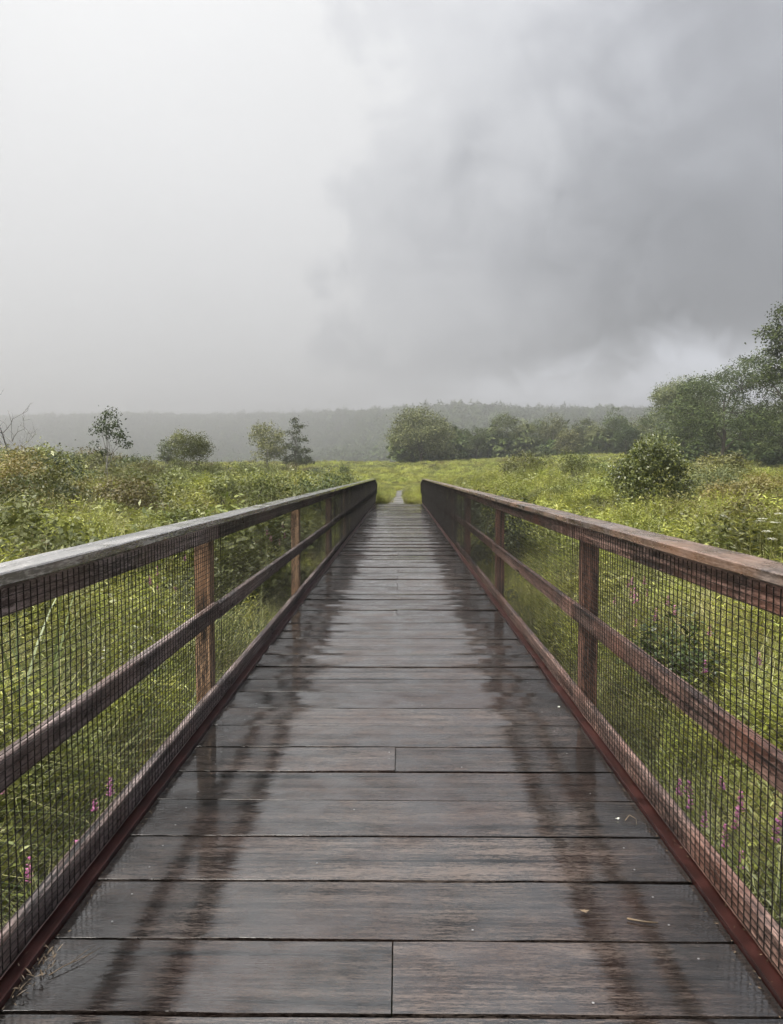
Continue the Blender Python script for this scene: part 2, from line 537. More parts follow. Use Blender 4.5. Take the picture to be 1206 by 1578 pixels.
def build_land():
    u = np.linspace(-1, 1, 181)
    xs = np.sinh(u * 5.6) / np.sinh(5.6) * 2300
    w = np.linspace(0, 1, 261)
    ys = -30 + 2630 * (np.sinh(w * 4.6) / np.sinh(4.6))
    X, Y = np.meshgrid(xs, ys)
    Z = ground_z(X, Y)
    V = np.stack([X, Y, Z], -1).reshape(-1, 3)
    nx = len(xs)
    F = [(r * nx + c, r * nx + c + 1, (r + 1) * nx + c + 1, (r + 1) * nx + c) for r in range(len(ys) - 1) for c in range(nx - 1)]
    m, t = new_mat('meadow_soil')
    pos = t.node('ShaderNodeNewGeometry').outputs['Position']
    n1 = t.noise(pos, 0.6, 5, 0.6)
    n2 = t.noise(pos, 9.0, 4, 0.6)
    n3 = t.noise(pos, 0.07, 3, 0.6)
    col = t.mix(t.lin(n2, 0.35, 0.65), (0.014, 0.014, 0.009), (0.045, 0.050, 0.020))
    col = t.mix(t.lin(n1, 0.4, 0.62), col, (0.030, 0.032, 0.014))
    sp = t.node('ShaderNodeSeparateXYZ')
    t.put(sp.inputs[0], pos)
    far = t.lin(sp.outputs[1], 34, 60)
    lime = t.mix(t.lin(n3, 0.35, 0.65), (0.15, 0.18, 0.038), (0.20, 0.215, 0.045))
    col = t.mix(far, col, lime)
    col = t.mix(t.lin(sp.outputs[1], 190, 280), col, (0.035, 0.050, 0.020))
    p = t.node('ShaderNodeBsdfPrincipled')
    t.put(p.inputs['Base Color'], col)
    p.inputs['Roughness'].default_value = 0.85
    bp = t.node('ShaderNodeBump')
    bp.inputs['Strength'].default_value = 0.7
    bp.inputs['Distance'].default_value = 0.05
    t.put(bp.inputs['Height'], n2)
    t.put(p.inputs['Normal'], bp.outputs[0])
    finish(t, p.outputs[0])
    o = obj('ground', mesh('ground', V, F, m, True))
    tag(o, 'damp green meadow ground rising to a wooded ridge', None, None, 'structure')

    # gravel path beyond the bridge
    ysp = np.linspace(31.3, 54, 60)
    V, F = [], []
    for k, y in enumerate(ysp):
        cx, hw = float(path_x(y)), float(path_w(y))
        for s in np.linspace(-1, 1, 7):
            x = cx + s * hw * (1 + 0.12 * float(vnoise(y * 0.7, s * 3, 9)))
            V.append((x, y, float(ground_z(x, y)) + 0.03 - 0.012 * abs(s)))
        if k:
            b = (k - 1) * 7
            F += [(b + j, b + j + 1, b + j + 8, b + j + 7) for j in range(6)]
    m, t = new_mat('wet_gravel')
    pos = t.node('ShaderNodeNewGeometry').outputs['Position']
    n = t.noise(pos, 60, 4, 0.7)
    w = t.noise(pos, 0.9, 3, 0.5)
    p = t.node('ShaderNodeBsdfPrincipled')
    t.put(p.inputs['Base Color'], t.mix(t.lin(n, 0.3, 0.7), (0.045, 0.043, 0.040), (0.12, 0.115, 0.108)))
    t.put(p.inputs['Roughness'], t.lin(w, 0.42, 0.55, 0.4, 0.8))
    bp = t.node('ShaderNodeBump')
    bp.inputs['Strength'].default_value = 0.4
    bp.inputs['Distance'].default_value = 0.01
    t.put(bp.inputs['Height'], n)
    t.put(p.inputs['Normal'], bp.outputs[0])
    finish(t, p.outputs[0])
    tag(obj('path', mesh('path', V, F, m, True)), 'narrow wet gravel path leaving the far end of the bridge', None, None, 'structure')

    # small pond on the right of the bridge
    m, t = new_mat('still_water')
    p = t.node('ShaderNodeBsdfPrincipled')
    p.inputs['Base Color'].default_value = (0.018, 0.020, 0.014, 1)
    p.inputs['Roughness'].default_value = 0.06
    pos = t.node('ShaderNodeNewGeometry').outputs['Position']
    bp = t.node('ShaderNodeBump')
    bp.inputs['Strength'].default_value = 0.15
    bp.inputs['Distance'].default_value = 0.01
    t.put(bp.inputs['Height'], t.noise(pos, 14, 3))
    t.put(p.inputs['Normal'], bp.outputs[0])
    finish(t, p.outputs[0])
    n = 40
    V = [(6.6, 11.2, -1.18)] + [(6.6 + 2.6 * math.cos(2 * math.pi * k / n) * (1 + 0.1 * math.sin(3 * k)), 11.2 + 2.2 * math.sin(2 * math.pi * k / n), -1.18) for k in range(n)]
    F = [(0, 1 + k, 1 + (k + 1) % n) for k in range(n)]
    tag(obj('pond', mesh('pond', V, F, m, True)), 'small patch of still dark water among the reeds', None, None, 'structure')


build_land()

# ------------------------------------------------------------------ the footbridge
HALF = 0.9475
DECK_Y0, DECK_Y1 = -2.4, 30.9
PITCH = 0.2905
POST_Y = [0.42 + 3.66 * k for k in range(9)]      # front faces: 0.42, 4.08, 7.74 ... 29.7
RAIL_END = 33.9


def plank_mesh(name, L, W, seed, T=0.045, cup=None):
    """board with eased, slightly ragged edges; grain along x"""
    r = np.random.default_rng(seed)
    n = max(4, int(L / 0.16))
    xs = np.linspace(-L / 2, L / 2, n + 1)
    V, F = [], []
    fr = np.cumsum(r.normal(0, 0.0009, n + 1))
    bk = np.cumsum(r.normal(0, 0.0009, n + 1))
    fr -= np.linspace(fr[0], fr[-1], n + 1)
    bk -= np.linspace(bk[0], bk[-1], n + 1)
    calm = 1.0 if cup is None else 0.3
    cup = r.normal(0.0012, 0.0028) if cup is None else cup
    warp = r.normal(0, 0.0024, 3) * calm
    tw = r.normal(0, 0.0022) * calm
    for k, x in enumerate(xs):
        u = x / L * 2
        wz = warp[0] * u + warp[1] * (u * u - 0.4) + r.normal(0, 0.0004)
        e = 0.0002
        y0, y1 = -W / 2 + fr[k] + (r.random() < 0.12) * r.random() * 0.004, W / 2 + bk[k] - (r.random() < 0.12) * r.random() * 0.004
        t0, t1 = wz + cup - tw * u, wz + cup + tw * u
        V += [(x, y0, -T), (x, y0, -e + t0), (x, y0 + e, t0), (x, y0 * 0.5, wz + cup * 0.22), (x, y1 * 0.5, wz + cup * 0.22), (x, y1 - e, t1), (x, y1, -e + t1), (x, y1, -T)]
        if k:
            b = (k - 1) * 8
            F += [(b + j, b + j + 1, b + j + 9, b + j + 8)[::-1] for j in range(7)]
            F.append((b + 7, b, b + 8, b + 15)[::-1])
    F.append(tuple(range(8)))
    F.append(tuple(n * 8 + j for j in range(8))[::-1])
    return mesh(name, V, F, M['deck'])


def build_bridge():
    root = thing('footbridge', 'long wet wooden footbridge with wire-meshed railings running to the meadow', 'bridge', (0, 0, 0))
    r = np.random.default_rng(3)
    # deck: boards laid crosswise, edges measured from the photograph near the camera
    edges = [1.706, 1.992, 2.284, 2.577, 2.868, 3.150, 3.438]
    while edges[-1] < DECK_Y1 - 0.2:
        edges.append(edges[-1] + PITCH + r.normal(0, 0.004))
    low = [1.706]
    while low[-1] > DECK_Y0:
        low.append(low[-1] - PITCH)
    edges = low[::-1][:-1] + edges
    LW = 2 * HALF
    joined = [plank_mesh('plank', LW, 0.2865, 100 + k) for k in range(12)]
    flat = [plank_mesh('plank', LW, 0.2865, 200 + k, cup=0.0006) for k in range(5)]
    half = [plank_mesh('plank_half', LW / 2 - 0.002, 0.2865, 300 + k, cup=0.0006) for k in range(6)]
    wide = {}
    nails = MB()

    def nail(x, y, z=0.0015, rr=0.0045):
        V = [(x, y, z + 0.0012)] + [(x + rr * math.cos(k * math.pi / 4), y + rr * math.sin(k * math.pi / 4), z) for k in range(8)]
        nails.add(V, [(0, 1 + k, 1 + (k + 1) % 8) for k in range(8)])
    for k in range(len(edges) - 1):
        y0, y1 = edges[k], edges[k + 1]
        gap = float(np.clip(r.normal(0.010, 0.003), 0.005, 0.016))
        if abs(y0 - 2.868) < 0.01:
            gap = 0.002
        if abs(y1 - 2.577) < 0.01 or abs(y1 - 1.992) < 0.01 or abs(y1 - 1.706) < 0.01:
            gap = 0.012
        W = y1 - y0 - gap
        yc = (y0 + y1) / 2
        z = float(np.clip(r.normal(0, 0.003), -0.007, 0.005))
        tilt = float(np.clip(r.normal(0, 0.008), -0.02, 0.02))
        near = y0 < 3.7
        if near:
            gap = {1.706: 0.014, 1.992: 0.014, 2.284: 0.010, 2.577: 0.015, 2.868: 0.004, 3.150: 0.010, 3.438: 0.012}.get(round(y1, 3), 0.010)
            W = y1 - y0 - gap
            z, tilt = 0.0012 * math.sin(k * 1.9), 0.007 * math.sin(k * 2.7)
        two = abs(y0 - 1.706) < 0.01 or abs(y0 - 3.150) < 0.01 or (y0 > 3.6 and r.random() < 0.14)
        yaw = float(r.normal(0, 0.0011))
        if two:
            jx = 0.0 if y0 < 3.6 else float(r.normal(0, 0.01))
            for s in (-1, 1):
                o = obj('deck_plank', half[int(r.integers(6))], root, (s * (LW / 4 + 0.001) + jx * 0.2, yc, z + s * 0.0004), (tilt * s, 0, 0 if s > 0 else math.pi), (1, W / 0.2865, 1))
            for dy in ((-0.075, 0, 0.075) if y0 > 2 else ()):
                nail(-0.028, yc + dy, z + 0.0025, 0.005)
                if r.random() < 0.5:
                    nail(0.03, yc + dy, z + 0.0025, 0.004)
        else:
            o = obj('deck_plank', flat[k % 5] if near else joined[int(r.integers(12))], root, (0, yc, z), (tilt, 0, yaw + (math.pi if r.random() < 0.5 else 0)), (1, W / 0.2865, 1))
        if yc < 14:
            for xx in (-0.80, 0.80):
                for dy in (-0.07, 0.07):
                    if r.random() < 0.55:
                        nail(xx + r.normal(0, 0.01), yc + dy, z + 0.0025, 0.0032)
            if r.random() < 0.4:
                nail(r.uniform(-0.5, 0.5), yc + r.uniform(-0.1, 0.1), z + 0.0025, 0.0035)
    tag(obj('nail_heads', nails.mesh('nail_heads', M['nail']), root), None, None, None, 'stuff')

    # steel: edge angles beside the boards and a girder under each side
    for s in (-1, 1):
        b = MB()
        x0, x1 = s * (HALF + 0.003), s * (HALF + 0.009)
        b.box(min(x0, x1), max(x0, x1), DECK_Y0, DECK_Y1, -0.05, 0.016)
        x0, x1 = s * (HALF + 0.009), s * (HALF + 0.052)
        b.box(min(x0, x1), max(x0, x1), DECK_Y0, DECK_Y1, 0.001, 0.008)
        obj('edge_angle', b.mesh('edge_angle', M['steel']), root)
        b = MB()
        xc = s * (HALF + 0.02)
        b.box(xc - 0.09, xc + 0.09, DECK_Y0, DECK_Y1, -0.064, -0.052)
        b.box(xc - 0.006, xc + 0.006, DECK_Y0, DECK_Y1, -0.42, -0.064)
        b.box(xc - 0.09, xc + 0.09, DECK_Y0, DECK_Y1, -0.432, -0.42)
        obj('girder', b.mesh('girder', M['steel']), root)
    b = MB()
    b.box(-HALF - 0.1, HALF + 0.1, DECK_Y1 + 0.004, DECK_Y1 + 0.07, -0.30, -0.012)
    obj('end_sill', b.mesh('end_sill', M['rail_l']), root)

    # railings
    def cap_z(y):                              # top of the cap; drops beyond the last post
        return 1.050 - 0.26 * max(0.0, (y - 30.4) / (RAIL_END - 30.4))

    def bar(side, xa, xb, ya, yb, za, zb, name, mat, par, seed, n=None, drop=False):
        """rail timber along y with slightly ragged arrises"""
        rr = np.random.default_rng(seed)
        n = n or max(2, int((yb - ya) / 0.28))
        ysl = np.linspace(ya, yb, n + 1)
        ym = (ya + yb) / 2
        V, F = [], []
        e = 0.004
        wob = rr.normal(0, 0.0009, (n + 1, 4))
        for k, y in enumerate(ysl):
            dz = (cap_z(y) - 1.05) * (1 if drop else 0)
            x0, x1 = xa + wob[k, 0], xb + wob[k, 1]
            z0, z1 = za + wob[k, 2] + dz, zb + wob[k, 3] + dz
            V += [(x0 + e, y - ym, z0), (x1 - e, y - ym, z0), (x1, y - ym, z0 + e), (x1, y - ym, z1 - e), (x1 - e, y - ym, z1), (x0 + e, y - ym, z1), (x0, y - ym, z1 - e), (x0, y - ym, z0 + e)]
            if k:
                q = (k - 1) * 8
                F += [(q + j, q + (j + 1) % 8, q + 8 + (j + 1) % 8, q + 8 + j)[::-1] for j in range(8)]
        F.append(tuple(range(8)))
        F.append(tuple(n * 8 + j for j in range(8))[::-1])
        o = obj(name, mesh(name, V, F, mat), par, (0, ym, 0))
        return o

    for s, sd in ((-1, 'l'), (1, 'r')):
        rail = obj('railing', None, root)
        rail['label'] = 'left railing, its cap shining grey' if s < 0 else 'right railing, its timber redder'
        cuts = [DECK_Y0] + [POST_Y[k] + 0.045 for k in range(0, 9)] + [RAIL_END]
        for k in range(len(cuts) - 1):
            a, c = cuts[k] + 0.002, cuts[k + 1] - 0.002
            last = k == len(cuts) - 2
            f = (lambda p, q: (min(s * p, s * q), max(s * p, s * q)))
            x0, x1 = f(0.962, 1.086)
            jit = 0.005 * math.sin(k * 2.3 + s)
            bar(s, x0 + jit * 0.4, x1 + jit * 0.4, a, c, 1.016 + jit * 0.3, 1.050 + jit * 0.3, 'cap_board', M['cap_' + sd], rail, 500 + k + 40 * s, drop=True, n=14)
            x0, x1 = f(0.994, 1.030)
            bar(s, x0, x1, a, c, 0.930, 1.0145 - 0.0015 * (k % 2), 'top_rail', M['rail_' + sd], rail, 520 + k + 40 * s, drop=True, n=14)
            bar(s, x0, x1, a, c, 0.478 + jit, 0.567 + jit, 'mid_rail', M['rail_' + sd], rail, 540 + k + 40 * s, n=14)
            bar(s, x0, x1, a, c, 0.012, 0.100 + jit, 'bottom_rail', M['rail_' + sd], rail, 560 + k + 40 * s, n=14)
            # welded wire: verticals every 38 mm, horizontals every 23 mm
            w = MB()
            xw = s * 0.989
            rv, rh = 0.00125, 0.00085
            ys = np.arange(a + 0.004, c - 0.004, 0.038)
            rr = np.random.default_rng(700 + k + 20 * s)
            ph = rr.uniform(0, 6)
            bulge = lambda y, z: -s * 0.006 * abs(math.sin(y * 2.1 + ph) * math.sin(z * 6.7))
            for y in ys:
                y = y + rr.normal(0, 0.0012)
                dz = cap_z(y) - 1.05
                zz = np.linspace(0.030, 1.004 + dz, 5)
                for q in range(4):
                    za, zb = zz[q], zz[q + 1]
                    xa, xb = xw + bulge(y, za), xw + bulge(y, zb)
                    V = [(xa - rv, y - rv, za), (xa + rv, y - rv, za), (xa + rv, y + rv, za), (xa - rv, y + rv, za), (xb - rv, y - rv, zb), (xb + rv, y - rv, zb), (xb + rv, y + rv, zb), (xb - rv, y + rv, zb)]
                    w.add(V, [(0, 1, 5, 4), (1, 2, 6, 5), (2, 3, 7, 6), (3, 0, 4, 7)])
            zh = np.arange(0.032, 1.004, 0.0232)
            yn = np.linspace(a, c, 9)
            for z in zh:
                for q in range(8):
                    ya, yb = yn[q], yn[q + 1]
                    z0, z1 = z, z
                    if last:
                        z0 = z + (cap_z(ya) - 1.05) * z
                        z1 = z + (cap_z(yb) - 1.05) * z
                    xa, xb = xw - s * 0.0012 + bulge(ya, z), xw - s * 0.0012 + bulge(yb, z)
                    V = [(xa - rh, ya, z0 - rh), (xa + rh, ya, z0 - rh), (xa + rh, ya, z0 + rh), (xa - rh, ya, z0 + rh), (xb - rh, yb, z1 - rh), (xb + rh, yb, z1 - rh), (xb + rh, yb, z1 + rh), (xb - rh, yb, z1 + rh)]
                    w.add(V, [(0, 1, 5, 4), (1, 2, 6, 5), (2, 3, 7, 6), (3, 0, 4, 7)])
            tag(obj('wire_mesh', w.mesh('wire_mesh', M['wire']), rail), None, None, None, 'stuff')
        # posts
        for k, y in enumerate(POST_Y + [RAIL_END - 0.092]):
            rr = np.random.default_rng(800 + k + 30 * s)
            zb = -0.5
            zt = 1.0135 + (cap_z(y + 0.045) - 1.05) - (0.012 if k == 9 else 0)
            if k == 9:
                zb = -0.3
            zs = np.linspace(zb, zt, 9)
            V, F = [], []
            wob = rr.normal(0, 0.001, (9, 4))
            hw, e = 0.0445, 0.006
            lean = rr.normal(0, 0.003)
            for q, z in enumerate(zs):
                x0, x1, y0, y1 = -hw + wob[q, 0], hw + wob[q, 1] + lean * q / 9 * 0, -hw + wob[q, 2], hw + wob[q, 3]
                V += [(x0 + e, y0, z), (x1 - e, y0, z), (x1, y0 + e, z), (x1, y1 - e, z), (x1 - e, y1, z), (x0 + e, y1, z), (x0, y1 - e, z), (x0, y0 + e, z)]
                if q:
                    b8 = (q - 1) * 8
                    F += [(b8 + j, b8 + (j + 1) % 8, b8 + 8 + (j + 1) % 8, b8 + 8 + j) for j in range(8)]
            F.append(tuple(range(8))[::-1])
            F.append(tuple(64 + j for j in range(8)))
            obj('post', mesh('post', V, F, M['post_' + sd]), rail, (s * (1.032 + hw + 0.001), y + 0.0445, 0))


build_bridge()

# ------------------------------------------------------------------ foliage builders


def leaf_quads(P, N, size, r, aspect=0.5, droop=0.0):
    """diamond leaves at P facing roughly N"""
    n = len(P)
    N = N / np.maximum(np.linalg.norm(N, axis=1, keepdims=True), 1e-6)
    t = r.normal(size=(n, 3))
    t -= (t * N).sum(1, keepdims=True) * N
    t /= np.maximum(np.linalg.norm(t, axis=1, keepdims=True), 1e-6)
    b = np.cross(N, t)
    L = (size * r.uniform(0.6, 1.35, (n, 1)))
    Wd = L * aspect
    V = np.empty((n, 4, 3))
    V[:, 0] = P - t * L * 0.5
    V[:, 1] = P - t * L * 0.05 + b * Wd * 0.5 + N * L * 0.06
    V[:, 2] = P + t * L * 0.5 - N * L * 0.06
    V[:, 3] = P - t * L * 0.05 - b * Wd * 0.5 + N * L * 0.06
    return V


def crown_quads(lobes, clusters, per, sig, leaf, seed, aspect=0.55, up=0.55, fill=0.25, under=-0.35):
    """leaf clumps spread over the shells of several lobes. lobes: (cx,cy,cz,rx,ry,rz)"""
    r = np.random.default_rng(seed)
    lobes = np.array(lobes, dtype=float)
    vol = (lobes[:, 3] * lobes[:, 4] + lobes[:, 3] * lobes[:, 5])
    pick = r.choice(len(lobes), clusters, p=vol / vol.sum())
    d = r.normal(size=(clusters, 3))
    d /= np.linalg.norm(d, axis=1, keepdims=True)
    low = d[:, 2] < under
    d[low, 2] *= -0.4
    d /= np.linalg.norm(d, axis=1, keepdims=True)
    rad = np.where(r.random(clusters) < fill, r.uniform(0.3, 0.85, clusters), r.uniform(0.84, 1.1, clusters))
    cc = lobes[pick, :3] + d * lobes[pick, 3:] * rad[:, None]
    cs = sig * r.uniform(0.6, 1.4, clusters)
    P = np.repeat(cc, per, 0) + r.normal(size=(clusters * per, 3)) * np.repeat(cs, per)[:, None] * np.array([1, 1, 0.7])
    D = np.repeat(d, per, 0)
    N = D * 0.5 + np.array([0, 0, up]) + r.normal(size=P.shape) * 0.55
    return leaf_quads(P, N, leaf, r, aspect)


def limb(mb, a, b, r0, r1, seed, seg=5, wob=0.06, sides=6):
    r = np.random.default_rng(seed)
    a, b = np.array(a, float), np.array(b, float)
    L = np.linalg.norm(b - a)
    pts, rad = [], []
    for k in range(seg + 1):
        u = k / seg
        p = a + (b - a) * u + (r.normal(size=3) * wob * L * math.sin(math.pi * u) if 0 < k < seg else 0)
        pts.append(p)
        rad.append(r0 + (r1 - r0) * u)
    mb.tube(pts, rad, sides)
    return pts


def trunk_mesh(name, h, r0, lobes, mat, seed, fork=0.35, sides=7, lean=(0, 0), twigs=2):
    """tapered trunk with limbs that run into the lobes"""
    mb = MB()
    r = np.random.default_rng(seed)
    top = (lean[0], lean[1], h)
    pts = limb(mb, (0, 0, -0.25), top, r0, r0 * 0.35, seed, 7, 0.02, sides)
    for k, lb in enumerate(lobes):
        u = fork + (1 - fork) * 0.8 * r.random()
        q = pts[min(len(pts) - 1, max(1, int(u * (len(pts) - 1))))]
        c = np.array(lb[:3])
        ps = limb(mb, q, c, r0 * 0.42, r0 * 0.12, seed + 10 + k, 4, 0.08, 5)
        for j in range(twigs):
            d = r.normal(size=3)
            d[2] = abs(d[2]) * 0.6
            d /= np.linalg.norm(d)
            limb(mb, ps[2 + j % 2], c + d * np.array(lb[3:]) * 0.8, r0 * 0.16, r0 * 0.04, seed + 100 + 7 * k + j, 3, 0.08, 4)
    return mb.mesh(name, mat, True)


def px(x, d):
    """lateral position of a thing seen in the photograph's column x at depth d"""
    return (x - VPX) * d / FPX + CAM_X


def gz(x, y):
    return float(ground_z(x, y))


# ------------------------------------------------------------------ trees
def lobes_round(w, h, base, n, seed, flat=1.0):
    r = np.random.default_rng(seed)
    L = [(0, 0, base + (h - base) * 0.52, w * 0.36, w * 0.36, (h - base) * 0.44)]
    for k in range(n):
        a = 2 * math.pi * (k + r.uniform(-0.3, 0.3)) / n
        q = r.uniform(0.55, 1.0)
        zz = base + (h - base) * r.uniform(0.18, 0.82)
        sp = math.sqrt(max(0.08, 1 - ((zz - base) / (h - base) * 1.6 - 0.62) ** 2))
        rr = w * r.uniform(0.15, 0.23)
        L.append((math.cos(a) * w * 0.33 * q * sp, math.sin(a) * w * 0.33 * q * sp, zz, rr, rr, rr * 0.85 * flat))
    return L


tree_sizes = {}


def tree(name, label, x, y, w, h, base, mat, bark, seed, n=9, clusters=420, per=13, leaf=0.30, sig=0.34, r0=None, group=None, lobes=None, rotz=0.0, fork=0.35, up=0.55, fill=0.25, lean=(0, 0), aspect=0.55):
    t = thing(name, label, 'tree', (x, y, gz(x, y) - 0.05), rotz, 1.0, group)
    lb = lobes or lobes_round(w, h, base, n, seed)
    obj('crown', quads('crown', crown_quads(lb, clusters, per, sig, leaf, seed + 1, aspect, up, fill), M[mat]), t)
    obj('trunk', trunk_mesh('trunk', h * 0.72, r0 or h * 0.022, lb, M[bark], seed + 2, fork, lean=lean), t)
    return t


def build_trees():
    # broad round tree left of the tree line
    D = 140
    tree('round_tree', 'broad rounded leafy tree standing alone at the left end of the tree line', px(648, D), D, 14.6, 11.4, 0.2, 'tree2', 'bark', 11, n=16, clusters=1300, per=16, leaf=0.33, sig=0.5)
    # tree line: (column, depth, width, height, crown base, leaf, bark, forked?)
    row = [
        (684, 150, 6.5, 8.2, 0.8, 'tree', 'bark'), (712, 168, 6.0, 7.6, 0.5, 'dtree', 'bark'), (733, 160, 6.5, 7.2, 0.6, 'dtree', 'bark'),
        (755, 178, 6.0, 7.4, 1.0, 'tree', 'bark'), (777, 172, 7.6, 10.2, 4.4, 'tree', 'pale_bark'), (806, 176, 6.4, 9.0, 3.2, 'tree2', 'pale_bark'),
        (828, 182, 6.5, 9.6, 3.4, 'tree', 'pale_bark'), (851, 176, 7.5, 10.4, 3.0, 'tree2', 'pale_bark'), (872, 162, 6.0, 6.0, 0.3, 'tree2', 'bark'),
        (896, 180, 7.0, 9.4, 2.2, 'tree', 'bark'), (918, 176, 6.4, 8.0, 1.2, 'tree2', 'pale_bark'), (944, 172, 7.6, 10.8, 1.5, 'tree', 'bark'),
        (962, 155, 6.5, 6.6, 0.4, 'dtree', 'bark'), (985, 160, 7.5, 8.4, 1.4, 'tree2', 'pale_bark'), (1008, 150, 8.0, 9.6, 0.8, 'tree', 'bark'),
    ]
    names = ['first', 'second', 'third', 'fourth', 'fifth', 'sixth', 'seventh', 'eighth', 'ninth', 'tenth', 'eleventh', 'twelfth', 'thirteenth', 'fourteenth', 'fifteenth']
    for k, (c, d, w, h, b, mt, bk) in enumerate(row):
        tree('treeline_tree', names[k] + ' tree rightward of the broad round tree in the hazy tree line', px(c, d), d, w, h * 1.14, b, mt, bk, 200 + 13 * k, n=8, clusters=380, per=14, leaf=0.29, sig=0.42, group='trees of the line behind the meadow', r0=0.16)
    # right-hand group, nearer
    D = 112
    tree('grey_green_tree', 'large grey-green tree with tiered crown behind the dark tree on the right', px(1052, D), D, 12.5, 13.4, 0.4, 'willow', 'bark', 41, n=17, clusters=1700, per=16, leaf=0.27, sig=0.42)
    D = 92
    lb = [(0.2, 0, 4.2, 4.6, 3.6, 3.2), (-3.6, 0.5, 3.4, 2.6, 2.6, 2.4), (3.4, 0, 3.6, 2.8, 2.6, 2.8), (-1.0, 0.4, 7.6, 3.0, 2.6, 2.2), (1.8, -0.4, 9.2, 2.4, 2.2, 1.9), (4.4, 0, 8.0, 2.4, 2.0, 2.0), (3.6, 0.4, 10.8, 1.6, 1.4, 1.2), (-4.0, -0.6, 5.8, 2.0, 2.0, 1.5), (5.4, 0.2, 5.6, 1.9, 2.0, 2.0), (-2.6, 0.5, 8.2, 1.6, 1.6, 1.2)]
    tree('dark_tree', 'dark green dense tree leaning right, tallest of the group behind the round bush', px(1110, D), D, 12, 12, 0.4, 'dtree', 'bark', 51, clusters=2000, per=16, leaf=0.25, sig=0.36, lobes=[tuple(q * 1.22 for q in l) for l in lb])
    D = 100
    tree('backdrop_tree', 'hazy tree filling the gap at the right edge below the overhanging branch', px(1204, D), D, 9.5, 9.4, 0.6, 'tree', 'bark', 61, n=11, clusters=420, per=13, leaf=0.32, sig=0.4)
    D = 118
    tree('slim_tree', 'slim pale-stemmed tree between the dark tree and the right edge', px(1160, D), D, 6.5, 9.0, 1.6, 'tree', 'pale_bark', 66, n=8, clusters=300, per=12, leaf=0.32, sig=0.4)
    # tall tree whose branches reach in at the right edge
    D = 62
    lb = [(-4.2, 0, 12.2, 1.6, 1.8, 1.3), (-3.6, 0.2, 9.6, 1.9, 1.8, 1.0), (-2.2, 0, 14.0, 2.2, 2.2, 1.6), (-4.9, 0.2, 8.6, 1.3, 1.3, 0.6), (0, 0, 12.6, 3.2, 3.0, 3.4), (2.4, 0, 10.0, 3.0, 3.0, 3.0), (-3.8, 0.3, 11.0, 1.3, 1.3, 0.9), (0.6, 0.4, 8.2, 2.6, 2.6, 1.8)]
    tree('overhanging_tree', 'tall tree cut by the right edge with feathery branches against the sky', px(1270, D), D, 10, 15, 5, 'dtree', 'bark', 71, clusters=1300, per=16, leaf=0.24, sig=0.30, lobes=lb, fill=0.35, r0=0.3)

    # left side
    D = 31
    lb = [(0.15, 0, 4.0, 0.85, 0.8, 0.75), (0.75, 0, 3.45, 0.75, 0.7, 0.45), (-0.45, 0, 3.7, 0.6, 0.6, 0.6), (0.2, 0.1, 4.6, 0.6, 0.6, 0.4), (1.25, 0, 3.05, 0.45, 0.4, 0.22), (-0.25, 0, 2.6, 0.35, 0.35, 0.4), (-0.7, 0.1, 3.0, 0.35, 0.3, 0.3)]
    tree('lone_tree', 'slender lone tree with an airy crown on a thin bare stem above the thicket', px(164, D), D, 2.6, 5.0, 2.2, 'dtree', 'pale_bark', 81, clusters=150, per=9, leaf=0.15, sig=0.13, lobes=lb, r0=0.07, fork=0.55, fill=0.4).scale = (0.60, 0.60, 0.80)
    D = 88
    tree('thin_tree', 'thin grey-green tree half hidden behind the dome-shaped bush on the left', px(258, D), D, 2.9, 4.6, 0.8, 'tree', 'bark', 85, n=7, clusters=210, per=10, leaf=0.2, sig=0.22, r0=0.08, fill=0.4)
    D = 98
    tree('birch_tree', 'pale green broad tree, left one of the pair in the mist', px(411, D), D, 5.6, 6.9, 0.4, 'tree2', 'pale_bark', 91, n=10, clusters=420, per=12, leaf=0.24, sig=0.3, r0=0.1)
    D = 101
    lb = [(0, 0, 1.4, 1.9, 1.7, 0.9), (0.9, 0, 2.4, 1.2, 1.2, 0.6), (-0.6, 0, 2.9, 1.1, 1.1, 0.6), (0.5, 0, 3.7, 1.0, 1.0, 0.5), (-0.4, 0, 4.5, 0.9, 0.9, 0.45), (0.3, 0, 5.2, 0.8, 0.8, 0.4), (-0.1, 0, 5.9, 0.55, 0.55, 0.4), (1.4, 0, 1.2, 1.0, 1.0, 0.6)]
    tree('pine_tree', 'darker tiered pine, right one of the pair in the mist', px(456, D), D, 4, 6.3, 0.5, 'dtree', 'bark', 95, clusters=360, per=12, leaf=0.22, sig=0.22, lobes=[(l[0], l[1], l[2] * 1.22, *l[3:]) for l in lb], r0=0.12)
    D = 78
    tree('sapling', 'small lone sapling at the meadow edge left of the bridge end', px(529, D), D, 1.1, 1.7, 0.1, 'dtree', 'bark', 99, n=5, clusters=90, per=9, leaf=0.13, sig=0.12, r0=0.04)

